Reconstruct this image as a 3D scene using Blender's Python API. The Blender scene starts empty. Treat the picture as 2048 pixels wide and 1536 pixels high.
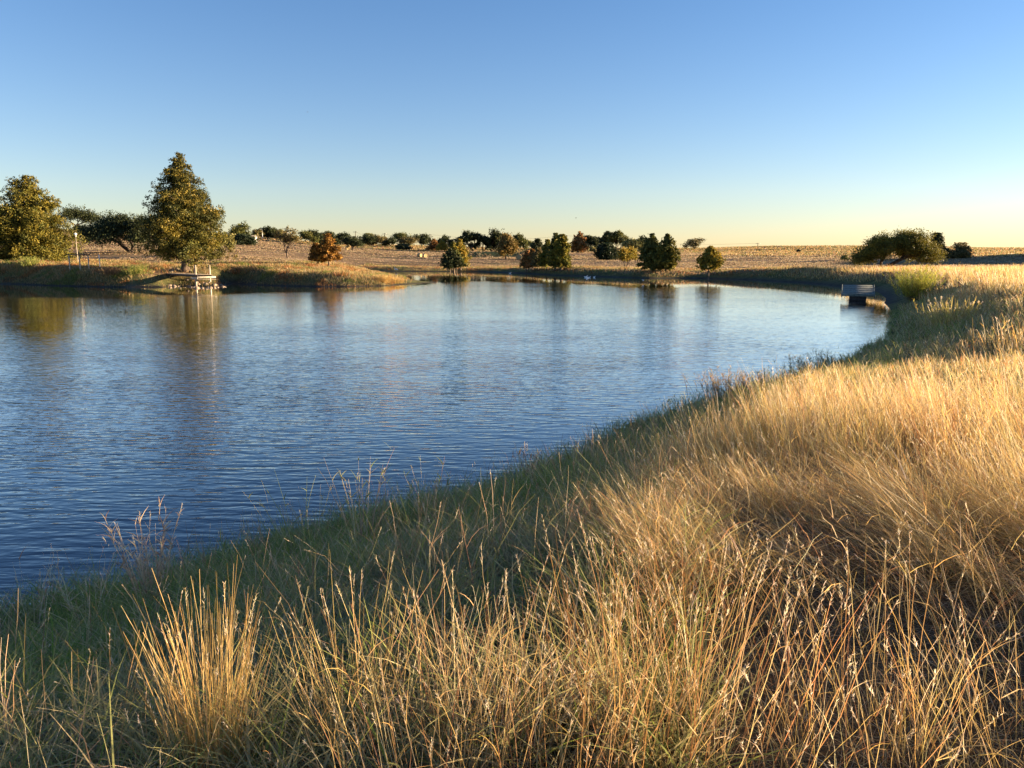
import bpy, math, random
import numpy as np

# ------------------------------------------------------------------ camera, sky, sun, exposure
sc = bpy.context.scene
COL = sc.collection
EYE = 3.3
FPX = 1536.0
PITCH = math.radians(9.64)
cam = bpy.data.cameras.new('camera')
cam_ob = bpy.data.objects.new('camera', cam)
COL.objects.link(cam_ob)
cam.sensor_width = 36.0
cam.lens = 27.0
cam.clip_start = 0.05
cam.clip_end = 9000.0
cam_ob.location = (0, 0, EYE)
cam_ob.rotation_euler = (math.radians(90) - PITCH, 0, 0)
sc.camera = cam_ob

SUN_EL, SUN_AZ = math.radians(8.0), math.radians(81.0)
world = bpy.data.worlds.new('World')
sc.world = world
world.use_nodes = True
wt = world.node_tree
sky = wt.nodes.new('ShaderNodeTexSky')
sky.sky_type = 'NISHITA'
sky.sun_disc = False
sky.sun_elevation = SUN_EL
sky.sun_rotation = SUN_AZ
sky.air_density = 1.0
sky.dust_density = 0.05
sky.ozone_density = 2.8
# clear dry air: a slightly deeper blue overhead, paler towards the horizon
tcw = wt.nodes.new('ShaderNodeTexCoord'); spw = wt.nodes.new('ShaderNodeSeparateXYZ'); rpw = wt.nodes.new('ShaderNodeValToRGB'); mxw = wt.nodes.new('ShaderNodeVectorMath')
mxw.operation = 'MULTIPLY'
rpw.color_ramp.elements[0].position = 0.0; rpw.color_ramp.elements[0].color = (.97, .90, 1.0, 1)
rpw.color_ramp.elements[1].position = 0.33; rpw.color_ramp.elements[1].color = (.74, .84, 1.04, 1)
e_ = rpw.color_ramp.elements.new(0.075); e_.color = (1.06, .94, 1.03, 1)
wt.links.new(tcw.outputs['Generated'], spw.inputs[0]); wt.links.new(spw.outputs['Z'], rpw.inputs[0])
wt.links.new(sky.outputs[0], mxw.inputs[0]); wt.links.new(rpw.outputs[0], mxw.inputs[1])
wt.links.new(mxw.outputs[0], wt.nodes['Background'].inputs[0])
wt.nodes['Background'].inputs[1].default_value = 0.05

sun = bpy.data.lights.new('sun', 'SUN')
sun.energy = 5.0
sun.angle = math.radians(0.6)
sun.color = (1.0, 0.73, 0.44)
sun_ob = bpy.data.objects.new('sun', sun)
COL.objects.link(sun_ob)
sun_ob.rotation_euler = (math.radians(90) - SUN_EL, 0, math.pi - SUN_AZ)
sun_ob.location = (60, 14, 30)

sc.view_settings.view_transform = 'Standard'
sc.view_settings.look = 'None'
sc.view_settings.exposure = 2.36
sc.view_settings.gamma = 1.0
sc.render.engine = 'CYCLES'
sc.cycles.max_bounces = 6
sc.cycles.diffuse_bounces = 2
sc.cycles.glossy_bounces = 3
sc.cycles.transmission_bounces = 3
sc.cycles.transparent_max_bounces = 4

RNG = np.random.default_rng(7)

# ------------------------------------------------------------------ helpers
def tag(o, label=None, cat=None, group=None, kind=None):
    if label: o['label'] = label
    if cat: o['category'] = cat
    if group: o['group'] = group
    if kind: o['kind'] = kind
    return o

def empty(name, loc, label, cat, group=None, rz=0.0):
    o = bpy.data.objects.new(name, None)
    o.empty_display_size = 0.3
    COL.objects.link(o)
    o.location = loc
    o.rotation_euler = (0, 0, rz)
    return tag(o, label, cat, group)

def mesh_obj(name, verts, faces, mat, parent=None, cols=None, smooth=False, attrs=None):
    """faces: (M,k) int array of one polygon size, or a list of such arrays."""
    verts = np.asarray(verts, np.float32)
    if not isinstance(faces, list): faces = [faces]
    faces = [np.asarray(f, np.int32) for f in faces if len(f)]
    me = bpy.data.meshes.new(name)
    me.vertices.add(len(verts))
    me.vertices.foreach_set('co', verts.ravel())
    idx = np.concatenate([f.ravel() for f in faces])
    sizes = np.concatenate([np.full(len(f), f.shape[1], np.int32) for f in faces])
    starts = np.concatenate([[0], np.cumsum(sizes)[:-1]]).astype(np.int32)
    me.loops.add(len(idx))
    me.loops.foreach_set('vertex_index', idx)
    me.polygons.add(len(sizes))
    me.polygons.foreach_set('loop_start', starts)
    me.update(calc_edges=True)
    if cols is not None:
        c4 = np.ones((len(verts), 4), np.float32)
        c4[:, :3] = np.clip(cols, 0.002, 1)
        a = me.attributes.new('col', 'FLOAT_COLOR', 'POINT')
        a.data.foreach_set('color', c4.ravel())
    for k, v in (attrs or {}).items():
        a = me.attributes.new(k, 'FLOAT', 'POINT')
        a.data.foreach_set('value', np.asarray(v, np.float32))
    if smooth:
        me.polygons.foreach_set('use_smooth', np.ones(len(sizes), bool))
    me.materials.append(mat)
    o = bpy.data.objects.new(name, me)
    COL.objects.link(o)
    if parent is not None: o.parent = parent
    return o

class MB:
    """collects boxes, tubes and lofts, then links them as one mesh"""
    def __init__(s): s.v = []; s.q = []; s.n = 0; s.t = []
    def add(s, v, q):
        v = np.asarray(v, float); s.v.append(v); s.q.append(np.asarray(q) + s.n); s.n += len(v)
    def box(s, c, d, rz=0.0, rx=0.0, ry=0.0, bev=0.0):
        hx, hy, hz = [k / 2 for k in d]
        b = min(bev, hx * .5, hy * .5, hz * .5)
        if b <= 0:
            v = np.array([(x, y, z) for z in (-hz, hz) for x, y in ((-hx, -hy), (hx, -hy), (hx, hy), (-hx, hy))])
            q = [(3, 2, 1, 0), (4, 5, 6, 7), (0, 1, 5, 4), (1, 2, 6, 5), (2, 3, 7, 6), (3, 0, 4, 7)]
        else:
            rings = []
            for z, k in ((-hz, b), (-hz + b, 0), (hz - b, 0), (hz, b)):
                X, Y = hx - k, hy - k
                rings += [(x, y, z) for x, y in ((-X + b, -Y), (X - b, -Y), (X, -Y + b), (X, Y - b), (X - b, Y), (-X + b, Y), (-X, Y - b), (-X, -Y + b))]
            v = np.array(rings); q = []
            for r in range(3):
                for i in range(8):
                    j = (i + 1) % 8
                    q.append((r * 8 + i, r * 8 + j, r * 8 + 8 + j, r * 8 + 8 + i))
            for r, o in ((0, 1), (24, 0)):
                for a, b_, c_, d_ in ((0, 1, 2, 7), (7, 2, 3, 6), (6, 3, 4, 5)):
                    f = (r + a, r + b_, r + c_, r + d_)
                    q.append(f[::-1] if o else f)
        R = rot(rz, rx, ry)
        s.add(v @ R.T + np.array(c), q)
    def tube(s, pts, rad, n=7, cap=True):
        pts = np.asarray(pts, float); rad = np.broadcast_to(np.asarray(rad, float), (len(pts),))
        t = np.gradient(pts, axis=0); t /= np.linalg.norm(t, axis=1)[:, None] + 1e-9
        ref = np.array([0.0, 0, 1]) if abs(t[0][2]) < .8 else np.array([1.0, 0, 0])
        v = []
        for p, d, r in zip(pts, t, rad):
            a = np.cross(d, ref); a /= np.linalg.norm(a) + 1e-9; b = np.cross(d, a)
            an = np.arange(n) * 2 * math.pi / n
            v.append(p + r * (np.cos(an)[:, None] * a + np.sin(an)[:, None] * b))
        v = np.concatenate(v); q = []
        for k in range(len(pts) - 1):
            for i in range(n):
                j = (i + 1) % n
                q.append((k * n + i, k * n + j, (k + 1) * n + j, (k + 1) * n + i))
        if cap:
            m = len(v); v = np.vstack([v, pts[0], pts[-1]])
            for i in range(0, n):
                j = (i + 1) % n
                q.append((m, i, j, j)); q.append((m + 1, (len(pts) - 1) * n + j, (len(pts) - 1) * n + i, (len(pts) - 1) * n + i))
        s.add(v, q)
    def build(s, name, mat, parent=None, smooth=False, cols=None):
        v = np.concatenate(s.v); q = np.concatenate([np.asarray(x) for x in s.q])
        tri = q[:, 2] == q[:, 3]
        fs = [q[~tri]] + ([q[tri][:, :3]] if tri.any() else [])
        return mesh_obj(name, v, [f for f in fs if len(f)], mat, parent, cols=cols, smooth=smooth)

def rot(rz=0.0, rx=0.0, ry=0.0):
    c, s = math.cos(rz), math.sin(rz); Z = np.array([[c, -s, 0], [s, c, 0], [0, 0, 1]])
    c, s = math.cos(rx), math.sin(rx); X = np.array([[1, 0, 0], [0, c, -s], [0, s, c]])
    c, s = math.cos(ry), math.sin(ry); Y = np.array([[c, 0, s], [0, 1, 0], [-s, 0, c]])
    return Z @ Y @ X

def vnoise(x, y, seed=0):
    x = np.asarray(x, float); y = np.asarray(y, float)
    xi = np.floor(x).astype(np.int64); yi = np.floor(y).astype(np.int64)
    fx = x - xi; fy = y - yi
    fx = fx * fx * (3 - 2 * fx); fy = fy * fy * (3 - 2 * fy)
    def h(a, b):
        n = (a * 374761393 + b * 668265263 + seed * 982451653) & 0x7fffffff
        n = ((n ^ (n >> 13)) * 1274126177) & 0x7fffffff
        n = n ^ (n >> 16)
        return (n & 0xffff) / 65535.0
    a, b, c, d = h(xi, yi), h(xi + 1, yi), h(xi, yi + 1), h(xi + 1, yi + 1)
    return (a + (b - a) * fx) * (1 - fy) + (c + (d - c) * fx) * fy

def fbm(x, y, seed=0, o=3):
    r = 0; a = .5; t = 0
    for k in range(o):
        r = r + a * vnoise(x * 2 ** k, y * 2 ** k, seed + k); t += a; a *= .5
    return r / t

def sstep(a, b, x):
    t = np.clip((np.asarray(x, float) - a) / (b - a), 0, 1)
    return t * t * (3 - 2 * t)

CP, SP = math.cos(PITCH), math.sin(PITCH)
def ray(u, v):
    cx = (u - 1024) / FPX; cy = (768 - v) / FPX
    return np.array([cx, CP + cy * SP, -SP + cy * CP])
def on_water(u, v):
    r = ray(u, v); t = EYE / -r[2]
    return (r[0] * t, r[1] * t)
def at_dist(u, v, d):
    """a surveyed point: the sight line through (u, v) at forward distance d"""
    r = ray(u, v); t = d / r[1]
    return (r[0] * t, d, EYE + r[2] * t)

# ------------------------------------------------------------------ lie of the land
SHORE_PX = [(0, 1290), (120, 1225), (300, 1180), (500, 1115), (620, 1085), (740, 1050), (870, 1000), (1000, 968),
            (1120, 910), (1240, 862), (1340, 822), (1480, 790), (1600, 752), (1700, 722), (1755, 690), (1785, 652),
            (1790, 628), (1768, 606), (1772, 597), (1757, 585), (1740, 578.5), (1690, 574.5), (1640, 568.5),
            (1600, 565.5), (1500, 559.5), (1400, 557), (1300, 557), (1240, 555), (1172, 553), (1100, 550.5),
            (1044, 547), (1000, 545), (960, 544), (905, 543.5), (850, 543.3), (790, 543), (740, 542.5), (700, 542.5),
            (705, 546), (740, 551), (780, 556), (812, 560), (845, 562.5), (876, 564.2), (872, 565.5), (845, 567),
            (805, 569.5), (770, 572), (700, 573.5), (640, 573.5), (560, 572), (500, 569.5), (465, 567), (450, 570), (430, 574),
            (390, 573.5), (352, 572.5), (330, 575), (200, 574), (100, 571.5), (20, 568)]
LAKE = [on_water(u, v) for u, v in SHORE_PX] + [(-72, 88), (-100, 92), (-125, 70), (-118, 35), (-80, 16), (-45, 6), (-24, 3.2), (-11, 4.2)]
LAKE = np.array(LAKE)
def lake_sd(x, y):
    """distance to the waterline, positive on land"""
    x = np.asarray(x, float); y = np.asarray(y, float); sh = x.shape
    x = x.ravel(); y = y.ravel()
    out = np.empty(len(x)); A = LAKE; B = np.roll(LAKE, -1, 0)
    for s in range(0, len(x), 40000):
        px = x[s:s + 40000, None]; py = y[s:s + 40000, None]
        dx, dy = (B - A)[:, 0], (B - A)[:, 1]
        t = np.clip(((px - A[:, 0]) * dx + (py - A[:, 1]) * dy) / (dx * dx + dy * dy), 0, 1)
        d = np.sqrt(((px - A[:, 0] - t * dx) ** 2 + (py - A[:, 1] - t * dy) ** 2).min(1))
        c = (A[:, 1] > py) != (B[:, 1] > py)
        xi = dx * (py - A[:, 1]) / np.where(dy == 0, 1e-9, dy) + A[:, 0]
        ins = ((c & (px < xi)).sum(1) % 2) == 1
        out[s:s + 40000] = np.where(ins, -d, d)
    return out.reshape(sh)

CTRL = [  # (x, y, z) world survey points
    (0, 0, 1.75), (-2, 0, 1.7), (6, -2, 1.78), (12, 6, 1.8), (6, 9, 1.75), (10, 16, 1.75), (16, 26, 1.75), (24, 38, 1.72), (30, 50, 1.7), (36, 62, 1.6),
    (38, 74, 1.5), (36, 88, 1.35), (28, 95, 1.2), (20, 6, 1.9), (30, 20, 1.9), (44, 40, 1.9), (55, 62, 1.7), (-10, 0, 1.6), (-30, -4, 1.6), (-60, 0, 1.8), (0, -20, 1.6), (20, -20, 1.8),
    (90, 20, 2.5), (130, 60, 4.5), (-120, 20, 2.5), (-150, 60, 4), (-130, 110, 4.5), (0, -100, 1), (150, -80, 4), (-150, -80, 2),
    (220, 90, 8), (-220, 120, 10)]
for u, v, d in [
    (-150, 520, 92), (60, 531, 88), (150, 542, 80), (220, 545, 79), (280, 546, 79), (320, 548, 80), (371, 541, 84), (440, 548, 81), (500, 548, 80), (570, 548, 79), (640, 547, 79.5),
    (700, 550, 80), (740, 554, 81), (770, 559, 82), (800, 562, 84), (835, 563, 87), (870, 564, 88),
    (100, 518, 110), (277, 503, 125), (400, 513, 110), (500, 526, 103), (574, 520, 135), (640, 533, 96), (700, 541, 96), (620, 510, 175), (450, 500, 175), (450, 486, 245), (150, 490, 170),
    (157, 460, 285), (-100, 462, 285), (320, 470, 285), (450, 476, 290), (530, 478, 300), (620, 488, 310), (700, 490, 330), (780, 492, 345), (900, 496, 360), (1000, 498, 370), (1150, 498, 380),
    (1250, 498, 380), (1386, 497, 370), (1450, 496, 360), (1520, 494, 350), (1650, 492.5, 350), (1850, 494, 350), (2048, 497, 350), (2300, 498, 340),
    (700, 532, 152), (800, 534, 150), (900, 536, 150), (850, 515, 230), (740, 514, 215), (1000, 536, 145), (1012, 519, 200), (950, 505, 290), (1156, 507, 265), (1210, 519, 200), (1100, 536, 130),
    (1200, 538, 118), (1300, 541, 110), (1416, 545, 105), (1500, 538, 100), (1251, 536, 127), (1386, 505, 300), (1500, 524, 165), (1500, 508, 260), (1650, 522, 150), (1650, 506, 260), (1760, 540, 96), (1880, 517, 150),
    (1950, 518, 150), (2040, 524, 130), (1800, 508, 240), (2048, 508, 240)]:
    CTRL.append(at_dist(u, v, d))
for a in range(0, 360, 30):
    CTRL.append((700 * math.cos(math.radians(a)), 700 * math.sin(math.radians(a)), 3.0))
CTRL = np.array(CTRL)
def _tps_fit():
    P = CTRL[:, :2] / 100.0; n = len(P)
    d2 = ((P[:, None] - P[None]) ** 2).sum(-1)
    K = np.where(d2 > 0, d2 * np.log(d2 + 1e-12) * .5, 0) + np.eye(n) * 2e-4
    L = np.zeros((n + 3, n + 3)); L[:n, :n] = K; L[:n, n] = 1; L[:n, n + 1:] = P; L[n, :n] = 1; L[n + 1:, :n] = P.T
    return P, np.linalg.solve(L, np.concatenate([CTRL[:, 2], [0, 0, 0]]))
_P, _W = _tps_fit()
def tps(x, y):
    x = np.asarray(x, float); sh = x.shape; q = np.stack([x.ravel(), np.asarray(y, float).ravel()], 1) / 100.0
    r = np.empty(len(q))
    for s in range(0, len(q), 40000):
        d2 = ((q[s:s + 40000, None] - _P[None]) ** 2).sum(-1)
        r[s:s + 40000] = (d2 * np.log(d2 + 1e-12) * .5) @ _W[:-3] + _W[-3] + q[s:s + 40000] @ _W[-2:]
    return r.reshape(sh)

def H(x, y, full=False):
    x = np.asarray(x, float); y = np.asarray(y, float)
    R = np.hypot(x, y)
    sd = lake_sd(x, y)
    sd = sd + ((fbm(x / .9, y / .9, 101) - .5) * .9 + (fbm(x / 2.6, y / 2.6, 102) - .5) * .8) * (1 - sstep(30, 50, y)) * (np.abs(sd) < 3)*(1 - sstep(1.5, 3, np.abs(sd)))
    T = tps(x, y)
    far = sstep(420, 900, R)
    T = np.clip(T * (1 - far) + 2.0 * far, .15, 30)
    W = 6.5 * (1 - sstep(12, 40, y)) + 5.0 * sstep(12, 40, y)
    W = np.where((y > 60) & (x < 0), 3.4, W)
    W = np.where((y > 98), 5.5, W)
    t = np.clip(sd / W, 0, 1)
    b = t * (1.55 - .55 * t * t) * .55 + sstep(0, 1, t) * .45
    z = T * b
    land = sstep(0, 3, sd)
    z = z + land * ((fbm(x / 3.1, y / 3.1, 3) - .5) * .16 + (fbm(x / 17, y / 13, 9) - .5) * (.3 * sstep(25, 90, R) + .5 * sstep(130, 170, R)) + (fbm(x / 45, y / 30, 19) - .5) * .9 * sstep(150, 260, R))
    # grassed bank of the upper pond
    bx = x - (x * 0 - 2.0); by = y - 236
    z = z + 1.5 * np.exp(-(by / 5.0) ** 2) * (1 - sstep(11, 15, np.abs(x + 3)))
    z = z + 10.5 * np.exp(-((x - .97 * y) / 14.0) ** 2 - ((y - 166) / 48.0) ** 4)  # unseen ridge right of the frame, added to throw shade on the far field
    z = z * (1 - .72 * np.exp(-(((x + 33.2) / 3.6) ** 2 + ((y - 78.5) / 4.2) ** 2) ** 1.5))
    z = z - .5 * np.exp(-((x - 9.5) / 5.5) ** 2 - ((y - 15.5) / 7.5) ** 2) * sstep(1.5, 5, sd)
    z = np.where(sd <= 0, -0.02 + np.maximum(sd * .22, -1.8), z)
    return (z, sd) if full else z

def ground_hit(u, v, dmin=1.5, dmax=600):
    r = ray(u, v)
    d = np.geomspace(dmin, dmax, 6000)
    x = r[0] / r[1] * d; z = EYE + r[2] / r[1] * d
    h = np.maximum(H(x, d), 0)
    k = np.argmax(z <= h)
    if not (z <= h).any(): k = int(np.argmin(z - h))
    return x[k], d[k], h[k]

# ------------------------------------------------------------------ materials
def nodes(name):
    m = bpy.data.materials.new(name); m.use_nodes = True
    nt = m.node_tree; nt.nodes.clear()
    out = nt.nodes.new('ShaderNodeOutputMaterial')
    return m, nt, out
def N(nt, t, **kw):
    n = nt.nodes.new(t)
    for k, v in kw.items(): setattr(n, k, v)
    return n

def foliage_mat(name, transl=.35, rough=.6, spec=.25):
    m, nt, out = nodes(name)
    at = N(nt, 'ShaderNodeAttribute', attribute_name='col')
    p = N(nt, 'ShaderNodeBsdfPrincipled')
    p.inputs['Roughness'].default_value = rough
    p.inputs['Specular IOR Level'].default_value = spec
    tr = N(nt, 'ShaderNodeBsdfTranslucent'); mx = N(nt, 'ShaderNodeMixShader')
    mx.inputs[0].default_value = transl
    nt.links.new(at.outputs['Color'], p.inputs['Base Color'])
    nt.links.new(at.outputs['Color'], tr.inputs['Color'])
    nt.links.new(p.outputs[0], mx.inputs[1]); nt.links.new(tr.outputs[0], mx.inputs[2])
    nt.links.new(mx.outputs[0], out.inputs[0])
    return m
M_GRASS = foliage_mat('grass_blades', .45, .5, .35)
M_LEAF = foliage_mat('tree_leaves', .24, .6, .2)
M_SEED = foliage_mat('seed_fluff', .5, .8, .1)

def noisy_mat(name, c1, c2, scale=8, rough=.85, bump=.3, stretch=(1, 1, 1), bscale=None, metallic=0.0):
    m, nt, out = nodes(name)
    p = N(nt, 'ShaderNodeBsdfPrincipled'); p.inputs['Roughness'].default_value = rough
    p.inputs['Specular IOR Level'].default_value = .3; p.inputs['Metallic'].default_value = metallic
    tc = N(nt, 'ShaderNodeTexCoord'); mp = N(nt, 'ShaderNodeMapping'); mp.inputs['Scale'].default_value = stretch
    nz = N(nt, 'ShaderNodeTexNoise'); nz.inputs['Scale'].default_value = scale; nz.inputs['Detail'].default_value = 6
    rp = N(nt, 'ShaderNodeValToRGB')
    rp.color_ramp.elements[0].position = .33; rp.color_ramp.elements[0].color = (*c1, 1)
    rp.color_ramp.elements[1].position = .68; rp.color_ramp.elements[1].color = (*c2, 1)
    bp = N(nt, 'ShaderNodeBump'); bp.inputs['Strength'].default_value = bump; bp.inputs['Distance'].default_value = .02
    L = nt.links.new
    L(tc.outputs['Object'], mp.inputs[0]); L(mp.outputs[0], nz.inputs['Vector']); L(nz.outputs[0], rp.inputs[0])
    L(rp.outputs[0], p.inputs['Base Color']); L(nz.outputs[0], bp.inputs['Height']); L(bp.outputs[0], p.inputs['Normal'])
    L(p.outputs[0], out.inputs[0])
    return m
M_BARK = noisy_mat('grey_brown_bark', (.05, .038, .028), (.16, .12, .09), 9, .9, .8, (1, 1, .25))
M_BARK_DARK = noisy_mat('dark_bark', (.025, .02, .015), (.08, .06, .045), 7, .9, .8, (1, 1, .3))
M_WOOD = noisy_mat('weathered_planks', (.11, .09, .07), (.27, .22, .17), 5, .8, .5, (1, 8, 1))
M_WOODGREY = noisy_mat('grey_green_planks', (.07, .085, .075), (.22, .24, .21), 7, .8, .5, (1, 8, 1))
M_PALEPOST = noisy_mat('pale_post_wood', (.26, .23, .18), (.46, .41, .33), 6, .7, .4, (1, 1, .3))
M_DARKBEAM = noisy_mat('dark_beam', (.015, .013, .012), (.05, .04, .035), 6, .6, .3)
M_STONE = noisy_mat('riprap_stone', (.10, .075, .06), (.30, .24, .18), 3.5, .85, .8)
M_HAY = noisy_mat('hay', (.24, .17, .08), (.50, .38, .20), 14, .95, 1.0, (3, 1, 3))
M_WHITE = noisy_mat('white_paint', (.70, .68, .64), (.82, .80, .76), 3, .5, .05)
M_ROOF = noisy_mat('dark_roof_metal', (.10, .09, .08), (.20, .18, .16), 4, .5, .1)
M_WINDOW = noisy_mat('dark_window_glass', (.02, .025, .03), (.05, .06, .07), 3, .15, .0)
M_FEATHER = noisy_mat('white_feathers', (.72, .70, .66), (.86, .85, .82), 20, .8, .2)
M_BILL = noisy_mat('orange_bill', (.45, .22, .04), (.6, .32, .06), 20, .5, .1)
M_DARKFEATHER = noisy_mat('dark_feathers', (.02, .02, .02), (.06, .055, .05), 20, .8, .2)
M_POLE = noisy_mat('utility_pole_wood', (.06, .05, .04), (.15, .12, .10), 6, .9, .4, (1, 1, .2))
M_STEEL = noisy_mat('galvanised_steel', (.35, .35, .35), (.5, .5, .5), 6, .45, .1, metallic=.6)
M_WIRE = noisy_mat('black_wire', (.02, .02, .02), (.04, .04, .04), 6, .6, .0)
def globe_mat():
    m, nt, out = nodes('milky_lamp_globe')
    p = N(nt, 'ShaderNodeBsdfPrincipled'); p.inputs['Base Color'].default_value = (.85, .82, .74, 1)
    p.inputs['Roughness'].default_value = .25; p.inputs['Subsurface Weight'].default_value = .3
    nt.links.new(p.outputs[0], out.inputs[0]); return m
M_GLOBE = globe_mat()

def ground_mat():
    m, nt, out = nodes('ground_earth')
    L = nt.links.new
    geo = N(nt, 'ShaderNodeNewGeometry')
    at = N(nt, 'ShaderNodeAttribute', attribute_name='col')
    p = N(nt, 'ShaderNodeBsdfPrincipled'); p.inputs['Roughness'].default_value = .95; p.inputs['Specular IOR Level'].default_value = .1
    n1 = N(nt, 'ShaderNodeTexNoise'); n1.inputs['Scale'].default_value = 1.2; n1.inputs['Detail'].default_value = 10; n1.inputs['Roughness'].default_value = .7
    n2 = N(nt, 'ShaderNodeTexNoise'); n2.inputs['Scale'].default_value = .11; n2.inputs['Detail'].default_value = 5
    L(geo.outputs['Position'], n1.inputs['Vector']); L(geo.outputs['Position'], n2.inputs['Vector'])
    r1 = N(nt, 'ShaderNodeMapRange'); r1.inputs['From Min'].default_value = .3; r1.inputs['From Max'].default_value = .7
    r1.inputs['To Min'].default_value = .5; r1.inputs['To Max'].default_value = 1.62
    r2 = N(nt, 'ShaderNodeMapRange'); r2.inputs['From Min'].default_value = .3; r2.inputs['From Max'].default_value = .7
    r2.inputs['To Min'].default_value = .75; r2.inputs['To Max'].default_value = 1.25
    L(n1.outputs[0], r1.inputs[0]); L(n2.outputs[0], r2.inputs[0])
    mu = N(nt, 'ShaderNodeMath', operation='MULTIPLY'); L(r1.outputs[0], mu.inputs[0]); L(r2.outputs[0], mu.inputs[1])
    vm = N(nt, 'ShaderNodeVectorMath', operation='SCALE'); L(at.outputs['Color'], vm.inputs[0]); L(mu.outputs[0], vm.inputs['Scale'])
    L(vm.outputs[0], p.inputs['Base Color'])
    bp = N(nt, 'ShaderNodeBump'); bp.inputs['Strength'].default_value = .8; bp.inputs['Distance'].default_value = .12
    L(n1.outputs[0], bp.inputs['Height']); L(bp.outputs[0], p.inputs['Normal'])
    L(p.outputs[0], out.inputs[0]); return m
M_GROUND = ground_mat()

def water_mat():
    m, nt, out = nodes('pond_water')
    L = nt.links.new
    geo = N(nt, 'ShaderNodeNewGeometry')
    at = N(nt, 'ShaderNodeAttribute', attribute_name='ripple')
    body = N(nt, 'ShaderNodeBsdfDiffuse'); body.inputs['Color'].default_value = (.004, .014, .030, 1)
    gl = N(nt, 'ShaderNodeBsdfGlossy'); gl.inputs['Roughness'].default_value = .03; gl.inputs['Color'].default_value = (1, 1, 1, 1)
    fr = N(nt, 'ShaderNodeFresnel'); fr.inputs['IOR'].default_value = 1.40
    fc = N(nt, 'ShaderNodeValToRGB'); cr = fc.color_ramp
    cr.elements[0].position = .02; cr.elements[0].color = (.03,) * 3 + (1,)
    cr.elements[1].position = .75; cr.elements[1].color = (1, 1, 1, 1)
    for pp, vv in ((.15, .20), (.30, .52), (.50, .90)):
        e_ = cr.elements.new(pp); e_.color = (vv, vv, vv, 1)
    mxs = N(nt, 'ShaderNodeMixShader')
    hs = []
    for (sx, sy, rz, sc_, det, amp) in ((.72, 3.0, .10, 2.1, 2, .027), (.8, 2.2, -.16, 4.2, 2, .0115), (1.0, 1.7, .3, 8.0, 2, .0035)):
        mp = N(nt, 'ShaderNodeMapping'); mp.inputs['Rotation'].default_value = (0, 0, rz); mp.inputs['Scale'].default_value = (sx, sy, 1)
        nz = N(nt, 'ShaderNodeTexNoise'); nz.inputs['Scale'].default_value = sc_; nz.inputs['Detail'].default_value = det; nz.inputs['Roughness'].default_value = .45
        nz.inputs['Distortion'].default_value = .25
        L(geo.outputs['Position'], mp.inputs[0]); L(mp.outputs[0], nz.inputs['Vector'])
        ml = N(nt, 'ShaderNodeMath', operation='MULTIPLY'); ml.inputs[1].default_value = amp
        L(nz.outputs[0], ml.inputs[0]); hs.append(ml)
    a1 = N(nt, 'ShaderNodeMath', operation='ADD'); L(hs[0].outputs[0], a1.inputs[0]); L(hs[1].outputs[0], a1.inputs[1])
    a2 = N(nt, 'ShaderNodeMath', operation='ADD'); L(a1.outputs[0], a2.inputs[0]); L(hs[2].outputs[0], a2.inputs[1])
    gz = N(nt, 'ShaderNodeTexNoise'); gz.inputs['Scale'].default_value = .13; gz.inputs['Detail'].default_value = 3
    mp = N(nt, 'ShaderNodeMapping'); mp.inputs['Scale'].default_value = (.5, 1.6, 1); L(geo.outputs['Position'], mp.inputs[0]); L(mp.outputs[0], gz.inputs['Vector'])
    gr = N(nt, 'ShaderNodeMapRange'); gr.inputs['From Min'].default_value = .35; gr.inputs['From Max'].default_value = .65; gr.inputs['To Min'].default_value = .75; gr.inputs['To Max'].default_value = 1.15
    L(gz.outputs[0], gr.inputs[0])
    g2 = N(nt, 'ShaderNodeMath', operation='MULTIPLY'); L(gr.outputs[0], g2.inputs[0]); L(at.outputs['Fac'], g2.inputs[1])
    a3 = N(nt, 'ShaderNodeMath', operation='MULTIPLY'); L(a2.outputs[0], a3.inputs[0]); L(g2.outputs[0], a3.inputs[1])
    bp = N(nt, 'ShaderNodeBump'); bp.inputs['Strength'].default_value = 1.0; bp.inputs['Distance'].default_value = 1.0
    L(a3.outputs[0], bp.inputs['Height'])
    for q_ in (fr, gl, body): L(bp.outputs[0], q_.inputs['Normal'])
    L(fr.outputs[0], fc.inputs[0]); L(fc.outputs[0], mxs.inputs[0]); L(body.outputs[0], mxs.inputs[1]); L(gl.outputs[0], mxs.inputs[2])
    L(mxs.outputs[0], out.inputs[0]); return m
M_WATER = water_mat()

# ------------------------------------------------------------------ ground sheet
STRAW = np.array((.27, .185, .095)); SOIL = np.array((.10, .072, .045)); PINK = np.array((.25, .165, .105))
GREEN = np.array((.085, .085, .032)); MUD = np.array((.045, .038, .032))
def field_col(x, y, sd):
    n = fbm(x / 9, y / 9, 31)[..., None]; n2 = fbm(x / 30, y / 14, 37)[..., None]
    c = STRAW * n2 + PINK * (1 - n2)
    c = c * (.15 + 1.0 * n)
    R = np.hypot(x, y)
    nearg = (1 - sstep(1.5, 4.5, sd + (fbm(x / 1.5, y / 1.5, 5) - .5) * 2))[..., None]
    c = c * (1 - nearg) + GREEN * nearg
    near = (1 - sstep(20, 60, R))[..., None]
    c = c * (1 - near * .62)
    g = (sstep(.62, .75, fbm(x / 24, y / 12, 77)) * sstep(100, 200, R) * .6)[..., None]
    c = c * (1 - g) + GREEN * 1.2 * g
    pond = (np.exp(-((y - 233) / 7.0) ** 2) * (1 - sstep(11, 15, np.abs(x + 3))))[..., None]
    c = c * (1 - pond) + np.array((.04, .06, .025)) * pond
    mud = (1 - sstep(.0, 1.6, sd))[..., None] * (y > 50)[..., None]
    c = c * (1 - mud) + MUD * mud
    return np.where((sd < 0)[..., None], MUD, c)

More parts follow.
